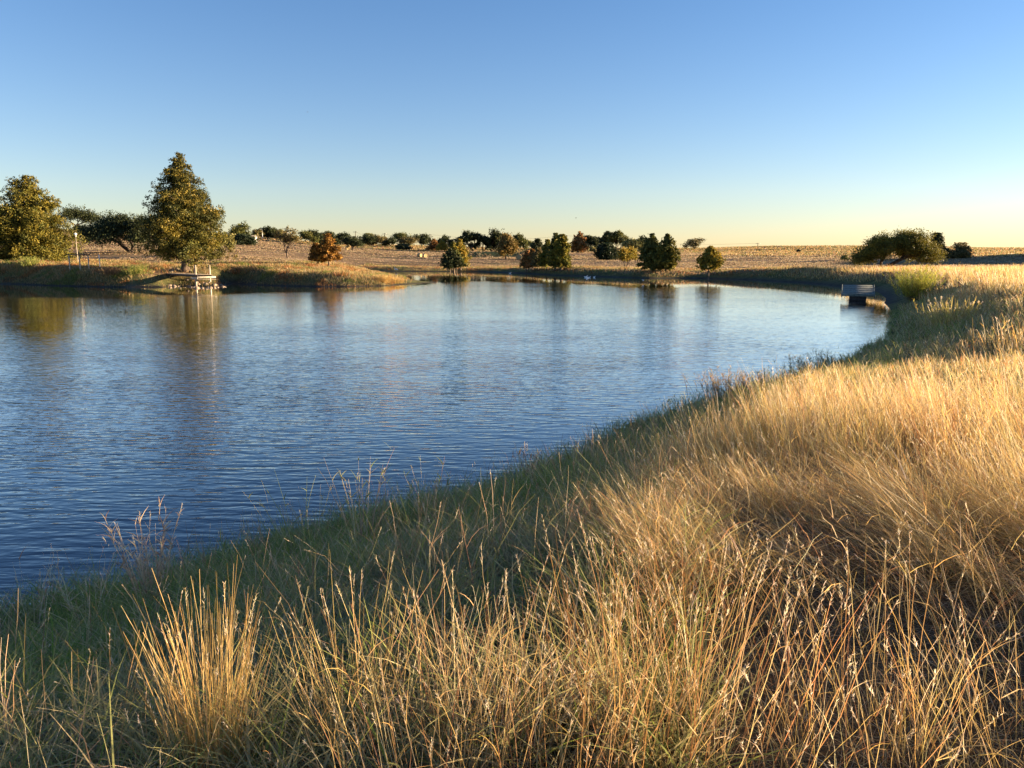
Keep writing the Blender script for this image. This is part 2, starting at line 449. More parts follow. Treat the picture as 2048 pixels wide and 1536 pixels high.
ang = np.concatenate([np.linspace(-180, -44, 46)[:-1], np.linspace(-44, 44, 760), np.linspace(44, 180, 46)[1:]])
ang = np.radians(ang[:-1])
rad = np.concatenate([[0.0], np.geomspace(.6, 60, 330), np.geomspace(60, 420, 320)[1:], np.geomspace(420, 6000, 50)[1:]])
A_, R_ = np.meshgrid(ang, rad[1:])
gx = R_ * np.sin(A_); gy = R_ * np.cos(A_)
gz, gsd = H(gx, gy, True)
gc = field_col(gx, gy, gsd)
nA, nR = len(ang), len(rad) - 1
V = np.vstack([[(0, 0, float(H(np.array([0.0]), np.array([0.0]))[0]))], np.stack([gx, gy, gz], -1).reshape(-1, 3)])
C = np.vstack([[gc[0, 0]], gc.reshape(-1, 3)])
i = np.arange(nA); j = (i + 1) % nA
tri = np.stack([np.zeros(nA, int), 1 + j, 1 + i], 1)
k = np.arange(nR - 1)[:, None]
q = np.stack([1 + k * nA + i, 1 + k * nA + j, 1 + (k + 1) * nA + j, 1 + (k + 1) * nA + i], -1).reshape(-1, 4)
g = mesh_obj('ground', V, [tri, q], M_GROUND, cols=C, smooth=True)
tag(g, 'rolling dry pasture and earth banks around the pond', kind='structure')

# ------------------------------------------------------------------ water
xs = np.concatenate([np.linspace(-140, -60, 60)[:-1], np.linspace(-60, 45, 260)]); ys = np.linspace(1.0, 152, 300)
X, Y = np.meshgrid(xs, ys)
UU = 1024 + X / np.maximum(Y, 1) * FPX
vb = np.interp(UU, [-200, 0, 250, 460, 600, 800, 900, 960, 1100, 1180, 1300, 1400, 1500, 1600, 1700, 1800], [592, 594, 596, 590, 583, 578, 563, 562, 565, 571, 576, 573, 578, 585, 606, 640])
yb = EYE * FPX / (vb - 507)
yb = yb + (fbm(X / 6, Y / 6, 12) - .5) * 5
rip = .07 + .93 * (1 - sstep(-3, 5, Y - yb))
rip = rip * (1 - .70 * sstep(14, 45, np.hypot(X, Y)))
rip = rip * (.55 + .45 * sstep(0, 6, -lake_sd(X, Y)))
nx, ny = len(xs), len(ys)
a = np.arange(nx - 1); b = np.arange(ny - 1)[:, None]
q = np.stack([b * nx + a, b * nx + a + 1, (b + 1) * nx + a + 1, (b + 1) * nx + a], -1).reshape(-1, 4)
w = mesh_obj('pond_water', np.stack([X, Y, X * 0], -1).reshape(-1, 3), q, M_WATER, smooth=True, attrs={'ripple': rip.ravel()})
tag(w, 'rippled blue pond water with calm reflecting margins', kind='structure')

# ------------------------------------------------------------------ grass engine
class Blades:
    def __init__(s): s.V = []; s.F = []; s.C = []; s.n = 0
    def add(s, base, L, th0, th1, az, width, c0, c1, segs=4, side=None, taper=.25, wob=0.0):
        """ribbons: base (N,3), length, start and end lean from vertical, heading, width, base and tip colour"""
        n = len(base)
        if n == 0: return None
        L = np.broadcast_to(L, (n,)); th0 = np.broadcast_to(th0, (n,)); th1 = np.broadcast_to(th1, (n,)); width = np.broadcast_to(width, (n,))
        t = (np.arange(segs) + .5) / segs
        th = th0[:, None] + (th1 - th0)[:, None] * t[None] + (RNG.normal(0, wob, (n, segs)) if wob else 0)
        st = (L / segs)[:, None]
        az2 = az[:, None] + (RNG.normal(0, wob, (n, segs)) if wob else 0)
        dx = np.cumsum(st * np.sin(th) * np.cos(az2), 1); dy = np.cumsum(st * np.sin(th) * np.sin(az2), 1); dz = np.cumsum(st * np.cos(th), 1)
        P = np.zeros((n, segs + 1, 3)); P[:, 1:, 0] = dx; P[:, 1:, 1] = dy; P[:, 1:, 2] = dz
        P += base[:, None]
        if side is None: side = RNG.uniform(0, math.pi, n)
        S = np.stack([np.cos(side), np.sin(side), np.zeros(n)], 1)
        wp = 1 - (1 - taper) * (np.arange(segs + 1) / segs) ** 1.6
        off = S[:, None] * (width[:, None] * wp[None] * .5)[..., None]
        V = np.stack([P - off, P + off], 2).reshape(-1, 3)
        k = np.arange(segs) * 2
        f = np.stack([k, k + 1, k + 3, k + 2], 1)
        F = (f[None] + (np.arange(n) * (segs + 1) * 2)[:, None, None]).reshape(-1, 4) + s.n
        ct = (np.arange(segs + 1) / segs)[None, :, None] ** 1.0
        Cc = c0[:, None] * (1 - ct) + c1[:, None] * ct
        Cc = np.repeat(Cc[:, :, None], 2, 2).reshape(-1, 3)
        s.V.append(V.astype(np.float32)); s.F.append(F.astype(np.int32)); s.C.append(Cc.astype(np.float32)); s.n += len(V)
        return P
    def build(s, name, mat, parent=None):
        return mesh_obj(name, np.concatenate(s.V), np.concatenate(s.F), mat, parent, cols=np.concatenate(s.C))

def pal(n, cols, w=None, jit=.18):
    cols = np.array(cols); k = RNG.choice(len(cols), n, p=w)
    return np.clip(cols[k] * (1 + RNG.normal(0, jit, (n, 1))) * (1 + RNG.normal(0, .05, (n, 3))), .004, .9)

STRAWS = [(.70, .49, .20), (.62, .41, .15), (.74, .60, .37), (.46, .24, .12), (.54, .42, .22)]
STRAW_W = [.34, .26, .17, .11, .12]
GREENS = [(.22, .31, .035), (.31, .38, .06), (.15, .24, .035), (.44, .40, .14), (.64, .52, .29)]
FLUFF = [(.80, .72, .56), (.72, .60, .42)]

def scatter(r0, r1, a0, a1, n):
    r = np.sqrt(RNG.uniform(r0 * r0, r1 * r1, n)); a = np.radians(RNG.uniform(a0, a1, n))
    return r * np.sin(a), r * np.cos(a)
def heading(x, y, seed=51):
    """prevailing lay of the grass: to the left, swirling a little"""
    return math.pi - .15 + (fbm(x / 3.5, y / 3.5, seed) - .5) * 2.2
def fluff(B, tips, dirs, n_each, length=.055, fl=.012, w=.004):
    """fluffy seed heads along the last centimetres of a stem"""
    n = len(tips)
    t = RNG.uniform(0, 1, (n, n_each))
    base = tips[:, None] - dirs[:, None] * (t * length)[..., None] * RNG.uniform(.6, 1.3, (n, 1, 1))
    base = base.reshape(-1, 3); m = len(base)
    dd = np.repeat(dirs, n_each, 0) + RNG.normal(0, .38, (m, 3)); dd /= np.linalg.norm(dd, axis=1)[:, None]
    az = np.arctan2(dd[:, 1], dd[:, 0]); th = np.arccos(np.clip(dd[:, 2], -1, 1))
    c = pal(m, FLUFF, jit=.08)
    B.add(base, RNG.uniform(.5, 1.3, m) * fl, th, th + RNG.uniform(0, .3, m), az, w, c, c, segs=1, taper=.4)

def lodged(x, y):
    """0 upright .. 1 flattened"""
    l = sstep(.60, .78, fbm(x / 2.3, y / 2.3, 63)) * .8
    for (cx, cy, rr) in ((1.6, 3.75, .75), (2.6, 3.4, .7), (2.2, 4.6, .5), (.1, 5.4, .7)):
        l = np.maximum(l, np.exp(-(((x - cx) ** 2 + (y - cy) ** 2) / rr ** 2)) * 1.1)
    return np.clip(l, 0, 1)

tall = Blades(); seeds = Blades(); green = Blades(); litter = Blades()

def stems(x, y, wmul, hmul, segs=5, fl=0.0, dens_keep=None):
    z, sd = H(x, y, True)
    xb = np.interp(y, [2, 4, 6, 9, 11.5, 14, 20, 26], [.30, .62, 1.15, 2.2, 3.5, 5.2, 9.4, 14.0]) + (fbm(x / .9, y / .9, 21) - .5) * .9
    keep = np.where(y < 22, x > xb, sd > 1.5) | ((y < 5.2) & (sd > 3.3)) | (sd > 5.5)
    dipm = sstep(6.5, 10, np.hypot(x - 1.5, y)) * (1 - sstep(24, 33, y)) * sstep(.33, .5, x / np.maximum(y, .5))
    keep &= RNG.random(len(x)) < 1 - .5 * dipm
    cor = (1 - sstep(2.7, 3.6, y + .25 * np.sin(x * 2.1))) * (x > -.6)
    keep &= RNG.random(len(x)) < 1 - .66 * cor
    if dens_keep is not None: keep &= dens_keep(x, y, sd)
    open_ = (x < xb) * 1.0 * (y < 22)
    keep &= RNG.random(len(x)) < (1 - .94 * open_) * (.18 + .82 * sstep(.36, .52, fbm(x / .55, y / .55, 33)))
    edge_ = .62 + .38 * sstep(0, 1.3, x - xb)
    x, y, z, sd, open_, dipm, cor, edge_ = x[keep], y[keep], z[keep], sd[keep], open_[keep], dipm[keep], cor[keep], edge_[keep]
    n = len(x)
    lo = lodged(x, y) * (1 - .7 * open_)
    hgt = RNG.uniform(.42, .85, n) * edge_ * (1 - .45 * dipm) * (1 - .30 * cor) * (.40 + 1.0 * fbm(x / .45, y / .45, 87)) * hmul * (.75 + .5 * fbm(x / 1.7, y / 1.7, 71)) * (.72 + .28 * sstep(3.0, 4.5, sd))
    th0 = .08 + .34 * RNG.random(n) + lo * RNG.uniform(.55, 1.05, n)
    th1 = th0 + RNG.uniform(.05, .5, n) + lo * .25
    az = (heading(x, y) + (vnoise(x / .5, y / .5, 14) - .5) * 1.5) * (1 - open_) + open_ * RNG.uniform(-1.6, 1.9, n) + RNG.normal(0, .58, n) * (1 + 1.2 * (1 - lo))
    c1 = pal(n, STRAWS, STRAW_W)
    tone = vnoise(x / .42, y / .42, 17)[:, None] * .7 + RNG.random((n, 1)) * .3
    c1 = np.where(tone < .27, c1 * np.array((.78, .56, .50)), c1); c1 = np.where(tone > .74, c1 * np.array((.70, .76, .55)), c1)
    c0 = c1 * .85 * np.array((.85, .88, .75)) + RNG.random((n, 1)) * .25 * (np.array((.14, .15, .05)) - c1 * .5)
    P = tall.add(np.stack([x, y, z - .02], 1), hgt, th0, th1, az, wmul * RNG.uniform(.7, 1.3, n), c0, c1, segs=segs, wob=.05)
    if wmul < .012 and n:   # arching leaf blades hanging off the stems
        k = RNG.choice(n, int(n * .5)); j_ = RNG.integers(1, segs - 1, len(k))
        b = P[k, j_] + RNG.random((len(k), 1)) * (P[k, j_ + 1] - P[k, j_]); t0_ = RNG.uniform(.2, .8, len(k))
        cl = c1[k] * RNG.uniform(.7, 1.1, (len(k), 1))
        tall.add(b, RNG.uniform(.08, .24, len(k)), t0_, t0_ + RNG.uniform(.5, 2.0, len(k)), az[k] + RNG.normal(0, 1.3, len(k)), wmul * RNG.uniform(1.0, 1.9, len(k)), cl, cl, segs=3, taper=.15)
    if fl > 0 and n:
        s = RNG.random(n) < fl * (1.1 - lo)
        tip = P[s, -1]; d = P[s, -1] - P[s, -2]; d /= np.linalg.norm(d, axis=1)[:, None]
        return tip, d
    return None, None

def clumped(r0, r1, a0, a1, nclump, per, spread):
    cx, cy = scatter(r0, r1, a0, a1, nclump)
    k = RNG.poisson(per, nclump)
    cx = np.repeat(cx, k); cy = np.repeat(cy, k)
    n = len(cx)
    return cx + RNG.normal(0, spread, n), cy + RNG.normal(0, spread, n)

def bare(x, y, sd):   # trampled hollows and thin patches close to the camera
    p = np.ones(len(x))
    for (cx, cy, rr, s) in ((.95, 2.5, .45, .97), (1.45, 2.7, .42, .95), (1.9, 2.5, .4, .9), (1.25, 3.2, .3, .85), (.5, 2.2, .25, .8), (-2.3, 3.3, .7, .8), (.35, 3.2, .3, .6)):
        p *= 1 - s * np.exp(-(((x - cx) ** 2 + (y - cy) ** 2) / rr ** 2))
    return RNG.random(len(x)) < p
x, y = clumped(1.9, 5.5, -50, 66, 1750, 36, .040)
t, d = stems(x, y, .0023, 1.0, 6, .12, bare)
fluff(seeds, t, d, 18, fl=.011, w=.0024)
x, y = clumped(5.5, 11, -46, 66, 3500, 23, .06)
t, d = stems(x, y, .0038, 1.0, 5, .08)
fluff(seeds, t, d, 9, fl=.014, w=.004)
x, y = clumped(11, 22, -30, 62, 3900, 17, .13)
t, d = stems(x, y, .0085, 1.0, 4, .05)
fluff(seeds, t, d, 5, fl=.022, w=.008)
x, y = clumped(22, 45, -5, 56, 6000, 13, .25)
t, d = stems(x, y, .017, 1.0, 3, .03)
fluff(seeds, t, d, 3, fl=.04, w=.02)
x, y = scatter(45, 105, 5, 46, 90000)
stems(x, y, .030, .95, 2)

# green grass down the wet slope
def greens(x, y, wmul, hm, segs, lo=-.25, hi=3.9):
    z, sd = H(x, y, True)
    xb = np.interp(y, [2, 4, 6, 9, 11.5, 14, 20, 26], [.30, .62, 1.15, 2.2, 3.5, 5.2, 9.4, 14.0])
    dip = sstep(8, 11, np.hypot(x - 1.5, y)) * (1 - sstep(24, 33, y)) * sstep(.33, .5, x / np.maximum(y, .5))
    k = (sd > lo) & ((sd < hi + (fbm(x / 1.3, y / 1.3, 21) - .5) * 2.4) | ((y < 22) & (x < xb + .3)) | (RNG.random(len(x)) < dip * .8))
    x, y, z, sd = x[k], y[k], z[k], sd[k]; n = len(x)
    m = fbm(x / .45, y / .45, 91)
    c1 = pal(n, GREENS, [.3, .24, .22, .12, .12]); dry = np.clip(.25 + .6 * sstep(2.4, 4.8, sd) + (fbm(x / .6, y / .6, 92) - .5) * 1.1, 0, 1)[:, None] * RNG.random((n, 1)) ** .6
    c1 = c1 * (1 - dry) + np.array((.54, .43, .24)) * dry
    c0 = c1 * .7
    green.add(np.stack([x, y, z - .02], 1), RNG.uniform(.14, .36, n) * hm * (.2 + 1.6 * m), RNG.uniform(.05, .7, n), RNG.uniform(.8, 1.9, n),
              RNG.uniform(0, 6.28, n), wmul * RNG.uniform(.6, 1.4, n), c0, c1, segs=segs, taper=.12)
def bank_mix(x, y):
    z, sd = H(x, y, True); k = (sd > .3) & (sd < 5.5); x, y, z, sd = x[k], y[k], z[k], sd[k]; n = len(x)
    c = pal(n, [(.52, .40, .18), (.40, .34, .13), (.34, .22, .10), (.60, .50, .30), (.30, .32, .09)], None, .2)
    R_ = np.hypot(x, y)
    green.add(np.stack([x, y, z - .02], 1), RNG.uniform(.15, .5, n) * (.4 + .9 * fbm(x / 1.4, y / 1.4, 66)), RNG.uniform(.05, .6, n), RNG.uniform(.4, 1.5, n), RNG.uniform(0, 6.28, n), .0006 * R_ + .002, c * .8, c, segs=3)
x, y = scatter(2.0, 9, -62, 18, 60000); greens(x, y, .0080, 1.15, 4, lo=-.5, hi=4.0)
x, y = scatter(2.0, 9, -62, 18, 45000); greens(x, y, .0045, .8, 3, lo=-.3, hi=4.6)
# thin tan stems standing in and over the green slope
x, y = clumped(2.2, 13, -60, 22, 620, 7, .07); z, sd = H(x, y, True)
xb = np.interp(y, [2, 4, 6, 9, 11.5, 14], [.30, .62, 1.15, 2.2, 3.5, 5.2]); k = (sd > -.35) & (x < xb + .4)
x, y, z, sd = x[k], y[k], z[k], sd[k]; n = len(x)
c1 = pal(n, [(.62, .48, .28), (.50, .34, .18), (.44, .26, .14), (.34, .32, .12)])
P = green.add(np.stack([x, y, np.maximum(z, -.05)], 1), RNG.uniform(.25, .62, n), RNG.uniform(.05, .55, n), RNG.uniform(.2, 1.1, n), RNG.uniform(0, 6.28, n), .0032 + .0004 * y, c1 * .8, c1, segs=5, wob=.1)
k = RNG.choice(n, n); j_ = RNG.integers(1, 4, n); b = P[k, j_]
green.add(b, RNG.uniform(.08, .22, n), RNG.uniform(.3, .9, n), RNG.uniform(1.0, 2.0, n), RNG.uniform(0, 6.28, n), .005, c1[k] * .9, c1[k], segs=3, taper=.15)
k = RNG.random(n) < .35; d_ = P[k, -1] - P[k, -2]; d_ /= np.linalg.norm(d_, axis=1)[:, None]; fluff(seeds, P[k, -1], d_, 10, length=.05, fl=.010, w=.003)
x, y = scatter(9, 20, -25, 35, 70000); greens(x, y, .008, 1.1, 3)
x, y = scatter(20, 50, 5, 36, 50000); greens(x, y, .018, 1.1, 3, hi=2.6)
x, y = scatter(14, 50, 8, 38, 52000); bank_mix(x, y)
# thatch of dead blades on the ground
x, y = scatter(1.8, 9, -55, 66, 90000); z, sd = H(x, y, True); k = sd > 1.2
x, y, z = x[k], y[k], z[k]; n = len(x)
c = pal(n, [(.36, .29, .17), (.24, .18, .10), (.46, .38, .24), (.18, .17, .07)])
litter.add(np.stack([x, y, z + RNG.uniform(0, .06, n)], 1), RNG.uniform(.1, .3, n), RNG.uniform(.9, 1.5, n), RNG.uniform(1.3, 1.75, n), RNG.uniform(0, 6.28, n), .003, c * .8, c, segs=3)
x, y = scatter(9, 24, -25, 62, 60000); z, sd = H(x, y, True); k = sd > 1.2
x, y, z = x[k], y[k], z[k]; n = len(x)
c = pal(n, [(.26, .20, .11), (.16, .11, .06), (.34, .28, .17), (.12, .12, .04)])
litter.add(np.stack([x, y, z + RNG.uniform(0, .06, n)], 1), RNG.uniform(.15, .35, n), RNG.uniform(.7, 1.4, n), RNG.uniform(1.2, 1.75, n), RNG.uniform(0, 6.28, n), .007, c * .8, c, segs=2)

# rank grass on the far banks, stubble and tussocks on the mown field
far = Blades(); stub = Blades()
def bank(x, y, w_, hm, cols, wts, smin, smax, th=.5, B=None, segs=2):
    z, sd = H(x, y, True); k = (sd > smin) & (sd < smax) & ~((np.abs(x + 33.0) < 5.6) & (y < 88) & (y > 72) & (RNG.random(len(x)) < .93)) & ~((x > -12.6) & (x < 5) & (y < 98))
    x, y, z, sd = x[k], y[k], z[k], sd[k]; n = len(x)
    c1 = pal(n, cols, wts, .2)
    patch = fbm(x / 1.6, y / 1.6, 5) * 1.5 - .25
    wet = (1 - sstep(.8, 3.0, sd))[:, None]
    c1 = c1 * (1 - wet * .4) + np.array((.08, .09, .035)) * wet * .4
    tn = vnoise(x / 1.3, y / 1.3, 23)[:, None]; c1 = np.where(tn > .72, c1 * np.array((1.0, .66, .52)), c1); c1 = np.where(tn < .22, c1 * np.array((.55, .8, .45)), c1)
    (B or far).add(np.stack([x, y, z - .03], 1), RNG.uniform(.25, .6, n) * hm * (.5 + patch) * (.6 + .4 * sstep(.5, 2.5, sd)), RNG.uniform(.05, .4, n), RNG.uniform(.4, 1.2, n),
            RNG.uniform(0, 6.28, n), w_ * RNG.uniform(.6, 1.4, n), c1 * .75, c1, segs=segs)
BK = [(.46, .31, .13), (.40, .22, .10), (.22, .21, .07), (.12, .14, .04), (.54, .42, .24)]
x = RNG.uniform(-80, -10, 210000); y = RNG.uniform(72, 104, len(x)); bank(x, y, .045, .78, BK, [.34, .16, .2, .14, .16], .15, 14)
x = RNG.uniform(-85, -30, 60000); y = RNG.uniform(74, 92, len(x)); bank(x, y, .05, .85, BK, [.30, .16, .24, .14, .16], .2, 7)
x = RNG.uniform(-30, 60, 190000); y = RNG.uniform(85, 165, len(x)); bank(x, y, .055, .58, BK, [.24, .14, .26, .20, .16], 1.0, 13)

def tufts(x, y, hm, wm, cols, wts):
    z, sd = H(x, y, True); k = sd > 3.5
    x, y, z = x[k], y[k], z[k]; n = len(x)
    c1 = pal(n, cols, wts, .22); k3 = 3
    x = np.repeat(x, k3); y = np.repeat(y, k3); z = np.repeat(z, k3); c1 = np.repeat(c1, k3, 0); m = len(x)
    stub.add(np.stack([x + RNG.normal(0, .1, m), y + RNG.normal(0, .1, m), z - .02], 1), RNG.uniform(.6, 1.3, m) * hm, RNG.uniform(.1, .7, m), RNG.uniform(.5, 1.3, m), RNG.uniform(0, 6.28, m),
             wm, c1 * .8, c1, segs=1, taper=.3)
FD = [(.36, .26, .15), (.28, .20, .12), (.46, .36, .24), (.17, .13, .075), (.14, .14, .06)]
def field_pts(n, y0, y1, a0=-37, a1=38, thr=.42):
    r = np.exp(RNG.uniform(math.log(y0), math.log(y1), n)); a = np.radians(RNG.uniform(a0, a1, n))
    x = r * np.sin(a); y = r * np.cos(a)
    d = fbm(x / 11, y / 5, 44) * .7 + fbm(x / 3 + y / 6, y / 3.0, 45) * .3
    wr = .5 + .5 * np.sin((x * .55 + y * .9) / 1.15 + 2.2 * fbm(x / 25, y / 25, 46))
    on = (x > -62) & (x < 5) & (y > 145) & (y < 235)
    k = np.where(on, RNG.random(n) < wr ** 2, RNG.random(n) < sstep(thr - .1, thr + .15, d))
    return x[k], y[k]
x, y = field_pts(150000, 95, 200); tufts(x, y, .16, .11, FD, [.3, .25, .2, .15, .1])
x, y = field_pts(190000, 200, 420); tufts(x, y, .26, .2, FD, [.3, .25, .2, .15, .1])
# taller rough on the right hand ridge
x, y = field_pts(60000, 110, 360, 14, 38, .40); z = H(x, y); k = z > 2.6; tufts(x[k], y[k], .5, .2, BK, [.3, .2, .2, .15, .15])
x, y = field_pts(26000, 290, 400, -38, 38, .1); tufts(x, y, .55, .28, BK, [.25, .2, .25, .2, .1])

for B, nm, mt, lb, ct in ((tall, 'tall_dry_grass', M_GRASS, 'golden dry bunchgrass standing and leaning along the dam', 'grass'),
                     (seeds, 'grass_seed_fluff', M_SEED, 'pale fluffy seed heads on the dry grass stems', 'grass'),
                     (green, 'green_grass', M_GRASS, 'short green grass on the wet slope beside the water', 'grass'),
                     (litter, 'dead_grass_thatch', M_GRASS, 'dead grass litter lying between the bunches', 'grass'),
                     (far, 'bank_grass', M_GRASS, 'rank golden and green grass along the far banks', 'grass'),
                     (stub, 'field_stubble_grass', M_GRASS, 'mown stubble and tussocks over the far pasture', 'grass')):
    tag(B.build(nm, mt), lb, ct, kind='stuff')

# ------------------------------------------------------------------ trees
def leaves(name, cen, size, cols, parent, elong=1.6, upb=0.0):
    n = len(cen)
    a = RNG.normal(size=(n, 3)); a[:, 2] -= upb; a /= np.linalg.norm(a, axis=1)[:, None]
    b = RNG.normal(size=(n, 3)); b -= (a * b).sum(1)[:, None] * a; b /= np.linalg.norm(b, axis=1)[:, None] + 1e-9
    s = (size * RNG.uniform(.6, 1.4, n))[:, None]
    a = a * s * elong * .5; b = b * s * .5
    V = np.stack([cen - a, cen + b, cen + a, cen - b], 1).reshape(-1, 3)
    F = np.arange(n * 4).reshape(-1, 4)
    return mesh_obj(name, V, F, M_LEAF, parent, cols=np.repeat(cols, 4, 0))

def leafcols(n, puff_id, palette, jit=.14):
    palette = np.array(palette); m = int(puff_id.max()) + 1
    base = palette[RNG.integers(0, len(palette), m)] * (1 + RNG.normal(0, .2, (m, 1)))
    mix = RNG.random((n, 1)) < .15
    c = np.where(mix, palette[RNG.integers(0, len(palette), n)], base[puff_id])
    return np.clip(c * (1 + RNG.normal(0, jit, (n, 1))), .004, .8)

def conifer(root, Ht, W, cb, palette, nleaf, lsize, lean=0.0, flat=.85, topr=.0, irregular=.2, tr=None, bark=None, profile=None):
    """bald cypress or juniper: straight buttressed trunk, tiers of feathery branches"""
    mb = MB(); tr = tr or Ht * .022
    zz = np.linspace(0, Ht * .97, 9)
    wob = np.cumsum(RNG.normal(0, Ht * .004, (9, 2)), 0); wob[0] = 0
    px = wob[:, 0] + lean * zz; py = wob[:, 1]
    rr = tr * (1 - zz / Ht) ** .8 * (1 + 1.1 * np.exp(-zz / (Ht * .045))) + .01
    zz = zz.copy(); zz[0] = -.25
    mb.tube(np.stack([px, py, zz], 1), rr, 9)
    nb = int(46 + Ht * 5)
    cen = []; pid = []; ip = 0
    prof = profile or [(0, .55), (.08, .9), (.2, 1.0), (.4, .82), (.6, .58), (.8, .32), (.93, .13), (1, .03)]
    pt, pr_ = zip(*prof)
    lob = RNG.uniform(1 - irregular, 1 + irregular, 7)
    for b in range(nb):
        t = (b + RNG.random()) / nb; t = t ** .88
        z0 = cb + (Ht - cb) * t
        az = b * 2.399 + RNG.normal(0, .3)
        L = W * .5 * np.interp(t, pt, pr_) * RNG.uniform(.80, 1.04) * lob[int((az % 6.283) / 6.284 * 7)]
        L = max(L, .25)
        rise = RNG.uniform(-.12, .22) + .35 * t
        s = np.linspace(0, 1, 5)
        bx = np.interp(z0, zz, px); by = np.interp(z0, zz, py)
        x = bx + np.cos(az) * L * s; y = by + np.sin(az) * L * s; z = z0 + L * (rise * s - .28 * s ** 2 * (1 - t)) 
        P = np.stack([x, y, z], 1); P[1:, :] += RNG.normal(0, .03 * L, (4, 3))
        mb.tube(P, tr * .34 * (1 - t * .7) * (1 - .85 * s) + .006, 5, cap=False)
        npf = max(3, int(3 + L * 2.4))
        for _ in range(npf):
            ss = RNG.uniform(.12, 1.0) ** .75
            c = np.array([np.interp(ss, s, P[:, k_]) for k_ in range(3)])
            c += RNG.normal(0, 1, 3) * np.array((.16, .16, .05)) * L * ss
            cen.append(c); pid.append(max(.22, .30 * L * (1.1 - .4 * ss) + .14)); ip += 1
    cen = np.array(cen); prd = np.array(pid)
    k = RNG.choice(len(cen), nleaf, p=prd ** 2 / (prd ** 2).sum())
    sub = RNG.normal(0, .46, (len(cen), 5, 3)); o = sub[k, RNG.integers(0, 5, nleaf)] + RNG.normal(0, .19, (nleaf, 3)); o[:, 2] *= flat; o[:, 2] -= .1 * np.abs(o[:, 0])
    P = cen[k] + o * prd[k][:, None]
    P[:, 2] = np.minimum(P[:, 2], Ht * 1.0 + RNG.normal(0, .05, nleaf) * Ht * .2)
    mb.build('trunk', bark or M_BARK, root, smooth=True)
    leaves('crown', P, lsize, leafcols(nleaf, k, palette), root, 1.9, .3)

def broad(root, Ht, W, cb, palette, nleaf, lsize, depth=4, trunks=1, spread=.62, lean=(0, 0), dens=1.0, puff=.17, tr=None, bark=None, flat=.7, fork=.25, up=.12, skew=0.0):
    """spreading tree grown by repeated forking, then fitted to its measured height and width"""
    segs = []; tips = []
    def grow(p, d, L, r, dep):
        n = 4; pts = [p]; dd = d.copy()
        for _ in range(n):
            dd = dd + RNG.normal(0, .13, 3) + np.array((0, 0, up * .3)); dd /= np.linalg.norm(dd)
            pts.append(pts[-1] + dd * L / n)
        segs.append([np.array(pts), r, dep])
        if dep >= depth: tips.append((pts[-1], dep)); tips.append((pts[-2], dep)); return
        if dep >= depth - 1: tips.append((pts[-1], dep))
        for _ in range(3 if dep < 2 else int(RNG.integers(2, 4))):
            q_ = RNG.normal(size=3); q_ -= q_.dot(dd) * dd; q_ /= np.linalg.norm(q_)
            nd = dd + q_ * spread * RNG.uniform(.6, 1.5) + np.array((0, 0, up)); nd[2] = max(nd[2], -.15); nd /= np.linalg.norm(nd)
            grow(pts[-1] - dd * L * .1 * RNG.random(), nd, L * RNG.uniform(.62, .85), r * .62, dep + 1)
    for k_ in range(trunks):
        a = k_ * 2 * math.pi / trunks + RNG.random()
        d = np.array((lean[0] + (.55 * math.cos(a) if trunks > 1 else 0), lean[1] + (.55 * math.sin(a) if trunks > 1 else 0), 1.0)); d /= np.linalg.norm(d)
        grow(np.array((0.0, 0, 0)), d, 1.0 if trunks == 1 else 1.15, .11 if trunks == 1 else .085, 0 if trunks == 1 else 0)
    T = np.array([t_[0] for t_ in tips]); pr = W * puff
    lo, hi = T.min(0), T.max(0)
    z0 = np.percentile(T[:, 2], 3)
    off = np.array((W * skew, 0))
    def fit(P):
        P = P.copy(); zz = P[:, 2].copy()
        half = max(hi[0] - lo[0], 1e-3) / 2; cx = (hi[0] + lo[0]) / 2; halfy = max(hi[1] - lo[1], 1e-3) / 2; cy = (hi[1] + lo[1]) / 2
        f = np.clip(zz / max(z0, .1), 0, 1)
        P[:, 0] = (P[:, 0] - cx * f) * (W * .5 - pr) / half + off[0] * f
        P[:, 1] = (P[:, 1] - cy * f) * (W * .5 - pr) / halfy
        P[:, 2] = np.interp(zz, [-1, 0, z0, hi[2]], [-.3, 0, cb + pr * .6, Ht - pr * flat])
        return P
    mb = MB(); k = W / 6.0
    for pts, r, dep in segs:
        q_ = fit(pts)
        R0 = (tr or Ht * .03) * (.62 ** dep)
        rr = np.linspace(R0, R0 * .66, len(q_)) + .006
        if dep == 0: q_[0, 2] = -.25; rr[0] *= 1.35
        if dep <= depth: mb.tube(q_, rr, 8 if dep < 2 else 5, cap=False)
    T = fit(T)
    nP = len(T)
    k = RNG.integers(0, nP, nleaf)
    sub = RNG.normal(0, .5, (nP, 6, 3)); j_ = RNG.integers(0, 6, nleaf)
    o = sub[k, j_] + RNG.normal(0, .26, (nleaf, 3)); o[:, 2] *= flat
    P = T[k] + o * pr
    mb.build('trunk', bark or M_BARK_DARK, root, smooth=True)
    leaves('crown', P, lsize, leafcols(nleaf, k, palette), root, 1.3)

OLIVE = [(.085, .095, .022), (.12, .115, .025), (.06, .075, .02)]
YGREEN = [(.13, .13, .02), (.20, .16, .02), (.085, .095, .018)]
GOLD = [(.34, .23, .03), (.26, .20, .03), (.20, .18, .03)]
ORANGE = [(.26, .125, .022), (.31, .165, .028), (.17, .09, .022)]
RUST = [(.24, .115, .04), (.30, .14, .04), (.14, .10, .03)]
DARK = [(.035, .048, .018), (.05, .06, .022), (.028, .038, .016)]
BROWNG = [(.13, .11, .045), (.18, .14, .055), (.09, .09, .03)]
GB = [(.20, .135, .04), (.24, .15, .04), (.13, .11, .03)]
PALEG = [(.20, .20, .07), (.27, .24, .09), (.14, .15, .05)]

